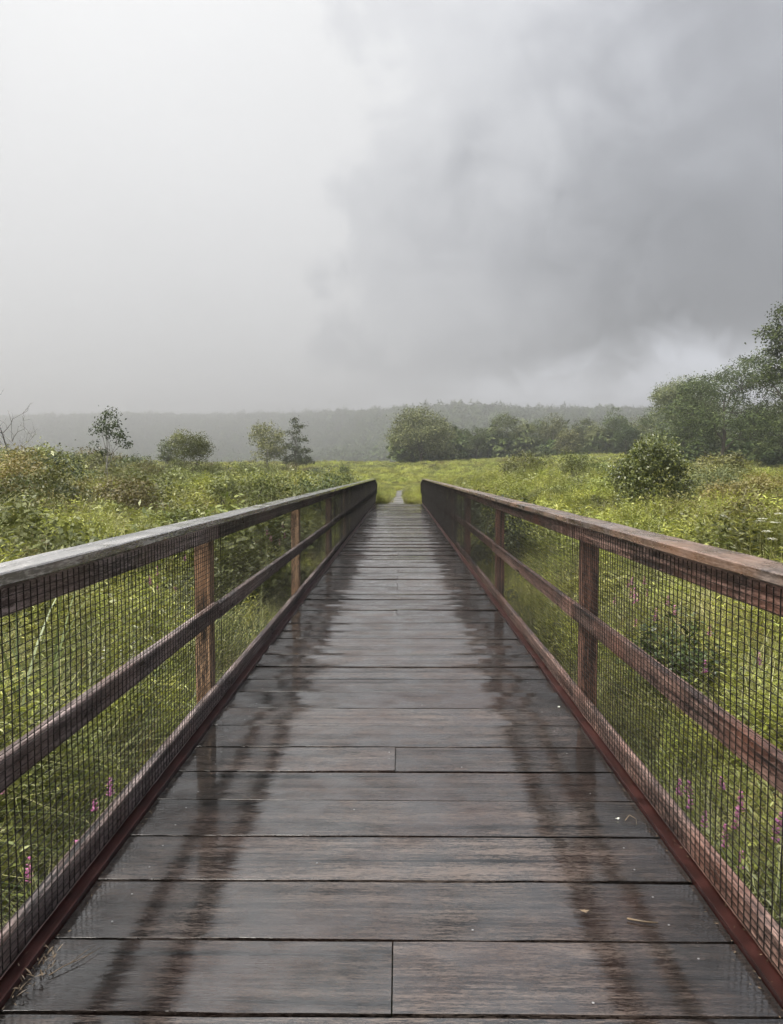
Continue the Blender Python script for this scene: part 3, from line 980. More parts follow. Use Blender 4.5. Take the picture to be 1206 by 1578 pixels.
    # bare trees in the mist at far left
    def bare(name, label, x, y, h, seed, n=9, r0=0.05, spread=0.8):
        t = thing(name, label, 'tree', (x, y, gz(x, y) - 0.05))
        r = np.random.default_rng(seed)
        mb = MB()
        pts = limb(mb, (0, 0, -0.2), (r.normal(0, 0.15), 0, h), r0, r0 * 0.2, seed, 8, 0.05, 6)
        obj('trunk', mb.mesh('trunk', M['dead_bark'], True), t)
        mb = MB()
        for k in range(n):
            q = np.array(pts[int(r.integers(2, 7))])
            a = r.uniform(0, 6.28)
            L = h * r.uniform(0.2, 0.5)
            e = q + np.array([math.cos(a) * spread, math.sin(a) * spread * 0.6, 0.8]) * L
            ps = limb(mb, q, e, r0 * 0.4, r0 * 0.1, seed + k + 5, 5, 0.08, 4)
            for j in range(4):
                q2 = np.array(ps[int(r.integers(1, 5))])
                a = r.uniform(0, 6.28)
                e2 = q2 + np.array([math.cos(a) * 0.7, math.sin(a) * 0.5, 0.75]) * L * r.uniform(0.25, 0.5)
                limb(mb, q2, e2, r0 * 0.2, r0 * 0.07, seed + 50 + k * 5 + j, 3, 0.08, 3)
        obj('branches', mb.mesh('branches', M['dead_bark'], True), t)
        return t
    bare('dead_tree', 'bare twiggy dead tree at the left edge of the thicket', px(12, 38), 38, 4.6, 131, 13, 0.06)
    bare('dead_tree', 'bare dead sapling just right of the leftmost twiggy tree', px(34, 42), 42, 3.4, 137, 8, 0.04)
    bare('dead_tree', 'forked grey dead sapling left of the slender lone tree', px(86, 52), 52, 3.2, 143, 9, 0.04, 0.9)


build_trees()


# ------------------------------------------------------------------ bushes
def bush(name, label, x, y, w, h, mat, seed, clusters=300, per=12, leaf=0.07, sig=0.10, group=None, n=9, dip=0.0, depth=None, aspect=0.55, fill=0.3):
    z0 = gz(x, y)
    t = thing(name, label, 'bush', (x, y, z0 - 0.05 - dip), 0, 1.0, group)
    r = np.random.default_rng(seed)
    dp = depth or w
    L = [(0, 0, h * 0.5, w * 0.36, dp * 0.36, h * 0.44)]
    for k in range(n):
        a = 2 * math.pi * (k + r.uniform(-0.3, 0.3)) / n
        zz = h * r.uniform(0.22, 0.84)
        sp = math.sqrt(max(0.1, 1 - (zz / h * 1.45 - 0.55) ** 2))
        rr = w * r.uniform(0.12, 0.22)
        L.append((math.cos(a) * w * 0.34 * sp, math.sin(a) * dp * 0.34 * sp, zz, rr, rr * dp / w, min(rr, h * 0.24)))
    obj('foliage', quads('foliage', crown_quads(L, clusters, per, sig, leaf, seed + 1, aspect, 0.5, fill, -0.6), M[mat]), t)
    mb = MB()
    for k in range(7):
        lb = L[1 + k % n]
        limb(mb, (r.normal(0, 0.05 * w), r.normal(0, 0.05 * w), -0.15), lb[:3], 0.014 * h + 0.004, 0.004, seed + 20 + k, 4, 0.06, 5)
    obj('stems', mb.mesh('stems', M['bark'], True), t)
    return t


def build_bushes():
    G = 'shrubs of the left thicket'
    bush('round_bush', 'round dark glossy bush standing up from the meadow right of the bridge', px(1003, 24), 24, 2.75, 2.8, 'gloss', 401, 1000, 15, 0.085, 0.10, n=13)
    bush('low_bush', 'low spreading dark bush behind the right railing, nearest the path', px(806, 46), 46, 3.6, 2.5, 'shrub', 411, 330, 12, 0.12, 0.15, depth=2.6)
    bush('low_bush', 'low dark bush left of the round glossy bush', px(900, 44), 44, 3.8, 2.5, 'shrub', 417, 330, 12, 0.12, 0.15, depth=2.6)
    bush('willow_bush', 'pale feathery bush mound right of the round glossy bush', px(1098, 40), 40, 4.4, 2.2, 'herb2', 423, 420, 12, 0.13, 0.16, depth=3)
    bush('white_bush', 'grey-green bush dusted with pale flowers beside the round bush', px(1092, 30), 30, 2.6, 1.7, 'willow', 429, 320, 12, 0.09, 0.12)
    bush('brown_bush', 'brownish bush at the right edge of the meadow', px(1188, 27), 27, 2.4, 1.7, 'fern', 435, 330, 12, 0.09, 0.12)
    bush('brown_bush', 'brown-green bush between the round bush and the right edge', px(1140, 22), 22, 2.0, 1.35, 'fern', 441, 330, 12, 0.085, 0.11)
    bush('brown_bush', 'low rusty-green bush in front of the brown bushes on the right', px(1172, 17), 17, 1.9, 1.1, 'fern', 447, 300, 12, 0.08, 0.10)
    bush('dark_bush', 'dark leafy shrub seen through the mesh right of the near right post', px(1052, 6.4), 6.4, 0.85, 1.30, 'dshrub', 453, 230, 12, 0.05, 0.06)
    bush('dark_bush', 'dark shrub behind the mesh between the second and third right posts', px(770, 15.5), 15.5, 1.6, 1.95, 'dshrub', 459, 330, 12, 0.07, 0.09)
    bush('dark_bush', 'dark shrub pressed against the far right railing', px(715, 22), 22, 1.8, 1.8, 'dshrub', 463, 300, 12, 0.08, 0.10)
    # left
    bush('dome_bush', 'dome-shaped dark green bush rising above the thicket, pointed out against the mist', px(294, 47), 47, 3.1, 3.9, 'shrub', 471, 760, 14, 0.10, 0.14, n=13)
    bush('thicket_bush', 'smaller bush leaning against the right side of the dome-shaped bush', px(332, 48), 48, 1.9, 2.0, 'shrub', 473, 260, 12, 0.12, 0.15, group=G)
    bush('feathery_bush', 'bright yellow-green feathery bush behind the left rail cap', px(118, 12.5), 12.5, 1.3, 1.55, 'herb', 477, 420, 12, 0.06, 0.075, aspect=0.28)
    bush('thicket_bush', 'tall leafy green shrub at the foot of the slender lone tree', px(140, 34), 34, 1.4, 1.25, 'dshrub', 483, 300, 12, 0.09, 0.11, group=G)
    bush('thicket_bush', 'dark broad-leaved shrub above the left rail, midway along it', px(372, 22), 22, 2.3, 2.45, 'shrub', 489, 320, 12, 0.085, 0.10, group=G)
    bush('thicket_bush', 'leafy shrub above the left rail, second of three nearest the far end', px(428, 25), 25, 2.2, 2.3, 'shrub', 495, 300, 12, 0.085, 0.10, group=G)
    bush('thicket_bush', 'dark shrub above the left rail, closest to the far end of the bridge', px(494, 29), 29, 2.7, 2.4, 'dshrub', 501, 380, 12, 0.09, 0.11, group=G)
    bush('thicket_bush', 'olive shrub in the dark hollow left of the feathery bush', px(28, 20), 20, 2.4, 2.1, 'fern', 507, 340, 12, 0.085, 0.11, group=G)
    bush('thicket_bush', 'fern-like shrub with tiered sprays right of the feathery bush', px(196, 21), 21, 2.2, 1.7, 'fern', 513, 320, 12, 0.085, 0.10, group=G)
    bush('thicket_bush', 'dull red-tinged shrub on the thicket skyline right of the lone tree', px(214, 42), 42, 3.0, 2.0, 'fern', 519, 330, 12, 0.11, 0.14, group=G)
    bush('thicket_bush', 'olive shrub below the bare twiggy trees at the left edge', px(30, 33), 33, 3.2, 2.4, 'fern', 525, 400, 12, 0.10, 0.13, group=G)
    bush('rust_patch', 'patch of rusty-brown flower heads in the left meadow', px(305, 24), 24, 1.9, 1.0, 'rust', 531, 240, 11, 0.05, 0.07)


build_bushes()

# ------------------------------------------------------------------ herbs and grasses (uncountable: instanced stuff)
SRC = bpy.data.collections.new('meadow_sources')


def blade(mb, base, h, lean, az, w, seg=3, curl=1.0):
    d = np.array([math.cos(az), math.sin(az), 0])
    s = np.array([-math.sin(az), math.cos(az), 0])
    V = []
    for k in range(seg + 1):
        u = k / seg
        p = np.array(base) + d * (lean * h * u ** (1 + curl)) + np.array([0, 0, h * (u - 0.32 * lean * u * u)])
        ww = w * (1 - u ** 1.6) * 0.5
        if k < seg:
            V += [p - s * ww, p + s * ww]
        else:
            V.append(p)
    F = [(2 * k, 2 * k + 1, 2 * k + 3, 2 * k + 2) for k in range(seg - 1)] + [(2 * seg - 2, 2 * seg - 1, 2 * seg)]
    mb.add(V, F)


def leaf(mb, p, d, L, w, n=(0, 0, 1), sag=0.15):
    d = np.array(d) / np.linalg.norm(d)
    s = np.cross(d, n)
    s /= max(1e-6, np.linalg.norm(s))
    p = np.array(p)
    m = p + d * L * 0.45 + np.array([0, 0, L * 0.04])
    e = p + d * L - np.array([0, 0, L * sag])
    mb.add([p, m + s * w / 2, e, m - s * w / 2], [(0, 1, 2), (0, 2, 3)])


def src_grass(i, mat, n, h, spread, w, lean, seed):
    r = np.random.default_rng(seed)
    mb = MB()
    for k in range(n):
        a, q = r.uniform(0, 6.28), spread * math.sqrt(r.random())
        blade(mb, (q * math.cos(a), q * math.sin(a), -0.05), h * r.uniform(0.55, 1.15), lean * r.uniform(0.2, 1.2), a + r.normal(0, 0.9), w * r.uniform(0.6, 1.3))
    obj('%02d_tuft' % i, mb.mesh('%02d_tuft' % i, M[mat]), coll=SRC)


def src_herb(i, mat, stems, h, spread, L, w, seed, per=22, tip=None, tilt=0.12, rise=0.5):
    r = np.random.default_rng(seed)
    mb = MB()
    for k in range(stems):
        a, q = r.uniform(0, 6.28), spread * math.sqrt(r.random())
        hh = h * r.uniform(0.65, 1.12)
        b = np.array([q * math.cos(a), q * math.sin(a), -0.05])
        top = b + np.array([r.normal(0, tilt) * hh, r.normal(0, tilt) * hh, hh])
        mb.m = 0
        mb.tube([b, (b + top) / 2 + r.normal(size=3) * 0.02 * hh, top], [0.004 * h, 0.003 * h, 0.0015 * h], 3, False)
        for j in range(per):
            u = 0.12 + 0.88 * (j + r.random()) / per
            az = j * 2.4 + r.normal(0, 0.4)
            ll = L * (1.1 - 0.65 * u) * r.uniform(0.7, 1.25)
            leaf(mb, b + (top - b) * u, (math.cos(az), math.sin(az), rise * r.uniform(0.3, 1.6)), ll, w * ll / L, sag=r.uniform(0, 0.3))
        if tip:
            mb.m = 1
            sp = 0.28 * hh
            for j in range(26):
                u = r.random()
                az = r.uniform(0, 6.28)
                c = top + np.array([0, 0, -0.25 * sp + sp * u])
                leaf(mb, c, (math.cos(az), math.sin(az), 0.3), 0.032 * (1.2 - 0.7 * u) * (0.6 + 0.4 * h), 0.024, sag=0)
    obj('%02d_tuft' % i, mb.mesh('%02d_tuft' % i, [M[mat]] + ([M[tip]] if tip else [])), coll=SRC)


def src_clump(i, mat, w, h, leafs, clusters, per, seed, sig=0.1, aspect=0.5):
    L = [(0, 0, h * 0.45, w * 0.4, w * 0.4, h * 0.45)]
    r = np.random.default_rng(seed)
    for k in range(6):
        a = k * 1.05 + r.normal(0, 0.2)
        L.append((math.cos(a) * w * 0.33, math.sin(a) * w * 0.33, h * r.uniform(0.25, 0.8), w * 0.2, w * 0.2, h * 0.2))
    obj('%02d_tuft' % i, quads('%02d_tuft' % i, crown_quads(L, clusters, per, sig, leafs, seed, aspect, 0.5, 0.3, -0.7), M[mat]), coll=SRC)


src_grass(0, 'blade', 46, 0.60, 0.16, 0.012, 0.7, 1)
src_grass(1, 'sedge', 40, 0.70, 0.14, 0.014, 0.8, 2)
src_grass(2, 'dry', 34, 0.72, 0.14, 0.007, 0.8, 3)
src_herb(3, 'herb', 8, 0.78, 0.20, 0.13, 0.026, 4)
src_herb(4, 'herb2', 8, 0.66, 0.20, 0.12, 0.034, 5, per=20)
src_herb(5, 'herb', 9, 0.90, 0.24, 0.11, 0.020, 6, per=28, rise=0.8)
src_herb(6, 'fern', 8, 0.80, 0.28, 0.15, 0.045, 7, per=20, rise=0.25)
src_clump(7, 'shrub', 1.1, 1.0, 0.062, 170, 12, 8, 0.075)
src_clump(8, 'fern', 1.2, 1.0, 0.062, 170, 12, 9, 0.075, 0.4)
src_clump(9, 'herb', 1.3, 0.75, 0.12, 80, 11, 10, 0.10, 0.3)
src_clump(10, 'herb2', 1.3, 0.75, 0.12, 80, 11, 11, 0.10, 0.35)
src_clump(11, 'dshrub', 1.1, 1.0, 0.062, 170, 12, 12, 0.075)
src_herb(12, 'herb2', 6, 0.50, 0.16, 0.10, 0.040, 13, per=14, tip='white')
src_herb(13, 'herb2', 9, 0.42, 0.22, 0.075, 0.026, 14, per=18, rise=0.3)
src_herb(14, 'herb2', 5, 0.95, 0.2, 0.11, 0.026, 15, per=18, tip='pink')
src_grass(15, 'blade', 60, 0.80, 0.34, 0.02, 0.6, 16)
src_clump(16, 'herb', 0.9, 0.75, 0.075, 110, 12, 17, 0.075, 0.28)
src_clump(17, 'herb', 0.42, 0.42, 0.042, 60, 11, 18, 0.045, 0.4)
src_clump(18, 'herb2', 0.42, 0.38, 0.045, 60, 11, 19, 0.045, 0.5)
src_clump(19, 'herb2', 0.9, 0.70, 0.075, 110, 12, 20, 0.075, 0.35)
src_grass(20, 'blade', 26, 0.95, 0.12, 0.009, 1.25, 21)
src_grass(21, 'sedge', 26, 0.85, 0.12, 0.011, 1.2, 22)
src_clump(22, 'dshrub', 0.42, 0.36, 0.045, 60, 11, 23, 0.045, 0.5)


def forest_src():
    col = bpy.data.collections.new('wood_sources')
    for k in range(4):
        h = (9, 11, 10, 12)[k]
        if k < 3:
            L = lobes_round((8, 7, 9)[k], h, 0.5, 7, 900 + k)
        else:
            L = [(0, 0, 2.5, 2.6, 2.6, 1.6), (0, 0, 5, 2.1, 2.1, 1.5), (0, 0, 7.5, 1.5, 1.5, 1.4), (0, 0, 10, 0.8, 0.8, 1.8)]
        obj('%02d_crown' % k, quads('%02d_crown' % k, crown_quads(L, 60, 9, 0.6, 1.25, 910 + k, 0.7, 0.6, 0.15), M['forest']), coll=col)
    return col


def scatter(name, label, P, rot, scl, idx, coll):
    n = len(P)
    me = bpy.data.meshes.new(name)
    me.vertices.add(n)
    me.vertices.foreach_set('co', np.asarray(P, dtype=np.float32).ravel())
    a = me.attributes.new('rot', 'FLOAT_VECTOR', 'POINT')
    a.data.foreach_set('vector', np.asarray(rot, dtype=np.float32).ravel())
    a = me.attributes.new('scl', 'FLOAT_VECTOR', 'POINT')
    a.data.foreach_set('vector', np.asarray(scl, dtype=np.float32).ravel())
    a = me.attributes.new('idx', 'INT', 'POINT')
    a.data.foreach_set('value', np.asarray(idx, dtype=np.int32))
    o = obj(name, me)
    tag(o, label, None, None, 'stuff')
    g = bpy.data.node_groups.new(name, 'GeometryNodeTree')
    g.interface.new_socket('Geometry', in_out='INPUT', socket_type='NodeSocketGeometry')
    g.interface.new_socket('Geometry', in_out='OUTPUT', socket_type='NodeSocketGeometry')
    gi, go = g.nodes.new('NodeGroupInput'), g.nodes.new('NodeGroupOutput')
    ip = g.nodes.new('GeometryNodeInstanceOnPoints')
    ci = g.nodes.new('GeometryNodeCollectionInfo')
    ci.inputs['Collection'].default_value = coll
    ci.inputs['Separate Children'].default_value = True
    ci.inputs['Reset Children'].default_value = True
    ip.inputs['Pick Instance'].default_value = True
    for nm, typ, sock in (('rot', 'FLOAT_VECTOR', 'Rotation'), ('scl', 'FLOAT_VECTOR', 'Scale'), ('idx', 'INT', 'Instance Index')):
        na = g.nodes.new('GeometryNodeInputNamedAttribute')
        na.data_type = typ
        na.inputs['Name'].default_value = nm
        g.links.new(na.outputs[0], ip.inputs[sock])
    g.links.new(gi.outputs[0], ip.inputs['Points'])
    g.links.new(ci.outputs[0], ip.inputs['Instance'])
    g.links.new(ip.outputs[0], go.inputs[0])
    md = o.modifiers.new('scatter', 'NODES')
    md.node_group = g
    return o


def wedge(n, ya, yb, side=0, k=0.74, margin=3.0, pw=1.0):
    """random points in the view wedge between two depths"""
    u = rng.random(n)
    y = ya + (yb - ya) * u ** pw
    lim = k * y + margin
    x = rng.uniform(-1, 1, n) * lim
    if side:
        x = np.abs(x) * side
    return x, y


def place(x, y, idx, s, sz=1.0, sink=0.03, tilt=0.10):
    n = len(x)
    z = ground_z(x, y) - sink
    rot = np.stack([rng.normal(0, tilt, n), rng.normal(0, tilt, n), rng.uniform(0, 6.283, n)], -1)
    sc = np.asarray(s) * rng.uniform(0.75, 1.25, n)
    scl = np.stack([sc, sc, sc * sz * rng.uniform(0.85, 1.15, n)], -1)
    return np.stack([x, y, z], -1), rot, scl, np.asarray(idx)


def choose(prob):
    """prob: (n,k) weights -> column indices"""
    c = np.cumsum(prob, 1)
    return (rng.random(len(prob))[:, None] * c[:, -1:] > c).sum(1)


def clear(x, y):
    """keep plants off the bridge, the path and the pond"""
    ok = ~((np.abs(x) < 1.22) & (y < 31.5))
    ok &= ~((np.abs(x - path_x(y)) < path_w(y) + 0.05) & (y > 30.9) & (y < 53))
    ok &= ~((((x - 6.6) / 2.0) ** 2 + ((y - 11.2) / 1.7) ** 2) < 1)
    return ok


def build_meadow():
    PP = []
    # near growth on both sides of the bridge, seen through the wire
    x, y = wedge(30000, 0.2, 15, pw=0.75, margin=2.2)
    ok = clear(x, y) & (np.abs(x) < 0.62 * y + 3.6)
    hole = 0.55 * vnoise(x * 0.9, y * 0.9, 25) + 0.45 * vnoise(x * 2.4, y * 2.4, 26)
    ok &= rng.random(len(x)) < sstep(hole, -0.40, 0.20) * 0.9 + 0.04
    x, y = x[ok], y[ok]
    a = vnoise(x * 0.55, y * 0.55, 21)
    b = vnoise(x * 0.4, y * 0.4, 22)
    c = vnoise(x * 0.9, y * 0.9, 23)
    right = x > 0
    ids = np.array([0, 1, 2, 3, 4, 13, 12, 6, 17, 18, 20, 21, 22])
    pr = np.stack([
        1.5 + 0.6 * a, 0.6 + 0.8 * np.clip(-a, 0, 1), 0.14 + 1.2 * np.clip(b - 0.25, 0, 1) + 0.05 * right,
        0.35 + 0.8 * np.clip(c, 0, 1) + 0.2 * right, 0.3 + 0.4 * b, 0.35 + 0.5 * c, 0.006 + 0 * a, 0.05 + 0.25 * np.clip(-b, 0, 1), 0.3 + 0.6 * np.clip(c, 0, 1), 0.3 + 0.4 * b, 1.6 - 0.6 * c, 1.0 - 0.5 * b, 0.35 - 0.6 * a], -1)
    idx = ids[choose(np.clip(pr, 0.005, None))]
    dist = np.abs(x) - 1.2
    s = (0.72 + 0.48 * sstep(dist, 0.2, 3.0)) * (1 + 0.4 * vnoise(x * 1.1, y * 1.1, 27))
    s = s * np.where((dist < 0.6) & (rng.random(len(x)) < 0.5), 0.7, 1.0)
    PP.append(place(x, y, idx, s))
    # middle distance
    x, y = wedge(30000, 14, 46, pw=0.8)
    ok = clear(x, y)
    x, y = x[ok], y[ok]
    a = vnoise(x * 0.16, y * 0.12, 31)
    b = vnoise(x * 0.22, y * 0.16, 32)
    q = x / y
    left = sstep(-q, 0.06, 0.18)
    farr = sstep(q, 0.30, 0.42)
    ids = np.array([0, 3, 5, 4, 6, 2, 15, 12, 16, 19, 20])
    pr = np.stack([0.5 + 0 * a, 1.2 - 0.5 * left + 0.6 * a, 1.5 - 1.1 * left - 0.4 * farr + 0.6 * b, 0.35 + 0.5 * left - 0.3 * a, 0.04 + 1.6 * left * np.clip(0.6 - b, 0, 1) + 1.6 * farr, 0.03 + 0.30 * left, 0.7 + 0 * a, 0.004 + 0 * a, 1.0 - 0.7 * left - 0.4 * farr + 0.8 * b, 0.4 + 0.4 * left - 0.5 * b, 0.8 + 0 * a], -1)
    idx = ids[choose(np.clip(pr, 0.003, None))]
    s = (1.05 + 0.35 * a) * (1 + 0.4 * vnoise(x * 0.7, y * 0.5, 33))
    edge = np.abs(x - path_x(y)) < 1.6
    s = np.where(edge & (y > 30), 0.62, s)
    s = np.where((np.abs(x) < 3) & (y < 30), s * 0.95, s)
    PP.append(place(x, y, idx, s))
    # feathery mounds standing out of the growth
    x, y = wedge(520, 8, 46)
    ok = clear(x, y) & (np.abs(x) > 2.4)
    x, y = x[ok], y[ok]
    idx = np.where(x > 0, np.where(rng.random(len(x)) < 0.6, 16, 19), np.where(rng.random(len(x)) < 0.5, 19, 7))
    PP.append(place(x, y, idx, rng.uniform(1.1, 2.0, len(x)), 0.85, 0.15))
    # far meadow up to the trees
    x, y = wedge(34000, 44, 182, pw=0.95, margin=6)
    ok = clear(x, y)
    x, y = x[ok], y[ok]
    a = vnoise(x * 0.07, y * 0.05, 41)
    b = vnoise(x * 0.18, y * 0.1, 42)
    left = sstep(-x / y, 0.06, 0.2)
    ids = np.array([9, 10, 15, 3, 8])
    pr = np.stack([1.2 + 0.7 * a, 0.30 - 0.4 * a + 0.5 * left, 0.45 + 0 * a, 0.5 + 0 * a, 0.01 + 0.5 * left * np.clip(b, 0, 1)], -1)
    idx = ids[choose(np.clip(pr, 0.003, None))]
    s = 0.75 + 0.006 * (y - 44) + 0.25 * b
    s = np.where((np.abs(x - path_x(y)) < 1.8) & (y < 70), 0.5, s)
    PP.append(place(x, y, idx, s, 0.8))
    P, ro, sc, ix = [np.concatenate([p[k] for p in PP]) for k in range(4)]
    scatter('meadow_growth', 'wet grass and leafy herbs growing thick on both sides of the bridge', P, ro, sc, ix, SRC)

    # scrub thicket on the left
    x, y = wedge(6500, 13, 66, side=-1, margin=2)
    u = -x / y
    a = vnoise(x * 0.2, y * 0.16, 51)
    b = vnoise(x * 0.33, y * 0.28, 52)
    dens = sstep(u, 0.08, 0.22) * sstep(y, 12, 22) * np.clip(0.75 + 0.7 * a, 0, 1)
    ok = rng.random(len(x)) < dens
    x, y, a, b = x[ok], y[ok], a[ok], b[ok]
    ids = np.array([7, 8, 10, 11, 9])
    pr = np.stack([0.9 + 0.6 * a, 0.6 - 0.5 * b, 0.35 + 0.5 * b, 0.55 - 0.8 * a, 0.10 + 0.3 * a], -1)
    idx = ids[choose(np.clip(pr, 0.01, None))]
    s = (1.05 + 0.75 * sstep(y, 18, 46)) * (1 + 0.5 * b) * (0.62 + 0.38 * sstep(-x / y, 0.27, 0.42)) * (1 - 0.38 * (np.abs(-x / y - 0.39) < 0.07) * (y < 48))
    P, ro, sc, ix = place(x, y, idx, s, 1.0, 0.1)
    scatter('scrub_thicket', 'tangled olive-green scrub filling the ground left of the bridge', P, ro, sc, ix, SRC)

    # brownish scrub on the right and darker patches in the meadow
    x, y = wedge(700, 16, 60, side=1, margin=2)
    u = x / y
    a = vnoise(x * 0.25, y * 0.2, 61)
    dens = sstep(u, 0.34, 0.46) * 0.8 + 0.10 * (a > 0.3)
    ok = rng.random(len(x)) < dens
    x, y, u = x[ok], y[ok], u[ok]
    idx = np.where(u > 0.36, np.where(rng.random(len(x)) < 0.6, 8, 7), 10)
    P, ro, sc, ix = place(x, y, idx, 0.9 + 0 * x, 0.95, 0.1)
    scatter('scrub_patch', 'low brownish scrub spreading over the right of the meadow', P, ro, sc, ix, SRC)


build_meadow()


def build_wood():
    col = forest_src()
    n = 26000
    y = rng.uniform(440, 1520, n)
    x = rng.uniform(-1, 1, n) * (0.66 * y + 30)
    s = sstep(x / y, -0.22, 0.10)
    y0 = 780 - 330 * s
    y1 = 1470 - 495 * s
    ok = (y > y0 - 15) & (y < y1 + 30) & (rng.random(n) < 0.55)
    x, y = x[ok], y[ok]
    P, ro, sc, ix = place(x, y, rng.integers(0, 3, len(x)), 1.35 * (1 + 0.25 * vnoise(x * 0.012, y * 0.006, 71)) * rng.uniform(0.85, 1.1, len(x)), 1.0, 0.5, 0.03)
    scatter('wooded_ridge', 'far wood covering the misty ridge', P, ro, sc, ix, col)
    # shrubby understorey along the foot of the tree line
    n = 420
    x = np.concatenate([rng.uniform(px(690, 185), px(1230, 150), n), rng.uniform(px(618, 160), px(700, 160), 60)])
    y = np.concatenate([rng.uniform(170, 205, n), rng.uniform(146, 168, 60)])
    x = np.concatenate([x, px(rng.uniform(1010, 1330, 150), 110)])
    y = np.concatenate([y, rng.uniform(96, 128, 150)])
    P, ro, sc, ix = place(x, y, rng.integers(0, 3, len(x)), np.where(y < 130, rng.uniform(0.22, 0.42, len(x)), rng.uniform(0.3, 0.72, len(x))), 1.0, 0.5, 0.03)
    scatter('understorey', 'dense mass of undergrowth and crowns behind the tree line', P, ro, sc, ix, col)


build_wood()


# ------------------------------------------------------------------ plants that can be picked out
def loosestrife(label, x, y, h, seed, stems=4, sink=0.0):
    z = gz(x, y)
    t = thing('loosestrife', label, 'flower', (x, y, z - sink), 0, 1.0, 'pink-flowered loosestrife plants')
    r = np.random.default_rng(seed)
    st = MB()
    for k in range(stems):
        fl = MB()
        b = np.array([r.normal(0, 0.05), r.normal(0, 0.05), -0.05])
        hh = h * r.uniform(0.8, 1.08)
        top = b + np.array([r.normal(0, 0.09) * hh, r.normal(0, 0.09) * hh, hh])
        st.tube([b, (b + top) / 2, top], [0.005, 0.004, 0.002], 4, False)
        for j in range(18):
            u = 0.15 + 0.65 * (j + r.random()) / 18
            az = j * 2.4
            leaf(st, b + (top - b) * u, (math.cos(az), math.sin(az), 0.5), 0.085 * (1.1 - 0.5 * u), 0.02)
        sp = 0.06 + 0.05 * r.random()
        for j in range(34):
            u = r.random()
            az = r.uniform(0, 6.28)
            leaf(fl, top + np.array([0, 0, -sp * 0.75 + sp * u]), (math.cos(az), math.sin(az), 0.35), 0.022 * (1.15 - 0.75 * u), 0.014, sag=0)
        obj('flower_spike', fl.mesh('flower_spike', M['pink']), t)
    obj('stems', st.mesh('stems', M['herb2']), t)
    return t


def at(cx, cyp, d):
    """world point at depth d behind image point (photograph pixels)"""
    return px(cx, d), d, CAM_H - (cyp - 728.0) * d / FPX


def build_flowers():
    spots = [
        (90, 1185, 2.75, 'pink loosestrife spike below the left middle rail, nearest the left edge'),
        (130, 1236, 2.60, 'pink loosestrife low beside the left bottom rail'),
        (154, 1226, 2.75, 'pink loosestrife right of the other low one beside the left bottom rail'),
        (60, 1325, 2.35, 'reddish loosestrife at the foot of the left bottom rail, lowest in view'),
        (232, 872, 7.6, 'faded pink loosestrife behind the mesh left of the near left post'),
        (420, 812, 12.0, 'wide magenta loosestrife clump between the first and second left posts'),
        (1106, 970, 4.6, 'brightest magenta loosestrife spike behind the right mesh above the middle rail'),
        (1086, 962, 4.9, 'small magenta spike just left of the brightest one on the right'),
        (1122, 1168, 3.2, 'magenta loosestrife just under the right middle rail'),
        (1134, 1245, 2.85, 'largest pink loosestrife cluster low behind the right mesh'),
        (1152, 1250, 2.80, 'pink spike touching the right side of the large low cluster'),
        (1176, 1232, 2.75, 'tall pink spike behind the right mesh near the right edge'),
        (1196, 1286, 2.55, 'magenta loosestrife cut by the right edge, lowest on the right'),
        (1066, 1205, 3.1, 'pale pink loosestrife left of the large low cluster on the right'),
        (1000, 930, 6.2, 'dusty pink loosestrife drift right of the near right post'),
        (960, 905, 7.0, 'pale loosestrife close behind the near right post'),
    ]
    for k, (cx, cyy, d, lab) in enumerate(spots):
        d = max(d, 1.42 * FPX / abs(cx - VPX))
        x, y, zt = at(cx, cyy, d)
        h = max(0.25, zt + 0.05 - gz(x, y))
        loosestrife(lab, x, y, h, 1000 + k, stems=(2 if d < 5 else 6))
    # sword-leaved reeds at the left edge
    for k, (cx, d, h, lab) in enumerate([(12, 5.4, 1.95, 'clump of long arching sword leaves above the left rail at the left edge'), (46, 6.0, 1.75, 'smaller clump of sword leaves just right of the edge clump')]):
        x = px(cx, d)
        t = thing('sword_leaf_clump', lab, 'plant', (x, d, gz(x, d)))
        r = np.random.default_rng(1200 + k)
        for j in range(11 - 3 * k):
            mb = MB()
            blade(mb, (r.normal(0, 0.06), r.normal(0, 0.06), -0.05), h * r.uniform(0.75, 1.1), r.uniform(0.1, 0.55), r.uniform(0, 6.28), 0.032, 7, 1.2)
            obj('blade', mb.mesh('blade', M['reed']), t)
    # white umbels at the right edge
    for k, (cx, cyy, d, lab) in enumerate([(1196, 800, 9.0, 'white flat-topped flowers above the right rail at the right edge'), (1172, 812, 8.6, 'single white flower head left of the white cluster at the right edge')]):
        x, y, zt = at(cx, cyy, d)
        t = thing('white_flower', lab, 'flower', (x, y, gz(x, y)))
        r = np.random.default_rng(1300 + k)
        h = zt - gz(x, y)
        st, fl = MB(), MB()
        for j in range(5 - 3 * k):
            top = np.array([r.normal(0, 0.13), r.normal(0, 0.13), h * r.uniform(0.88, 1.05)])
            st.tube([(0, 0, -0.05), top * 0.5 + r.normal(size=3) * 0.02, top], [0.006, 0.004, 0.003], 4, False)
            for i in range(46):
                a, q = r.uniform(0, 6.28), 0.055 * math.sqrt(r.random())
                leaf(fl, top + np.array([q * math.cos(a), q * math.sin(a), 0.02 - q * q * 4 + r.normal(0, 0.004)]), (math.cos(a), math.sin(a), 0.2), 0.018, 0.016, sag=0)
            for i in range(8):
                a = r.uniform(0, 6.28)
                leaf(st, top * r.uniform(0.2, 0.8), (math.cos(a), math.sin(a), 0.4), 0.06, 0.010)
        obj('stems', st.mesh('stems', M['herb2']), t)
        obj('flower_heads', fl.mesh('flower_heads', M['white']), t)


build_flowers()


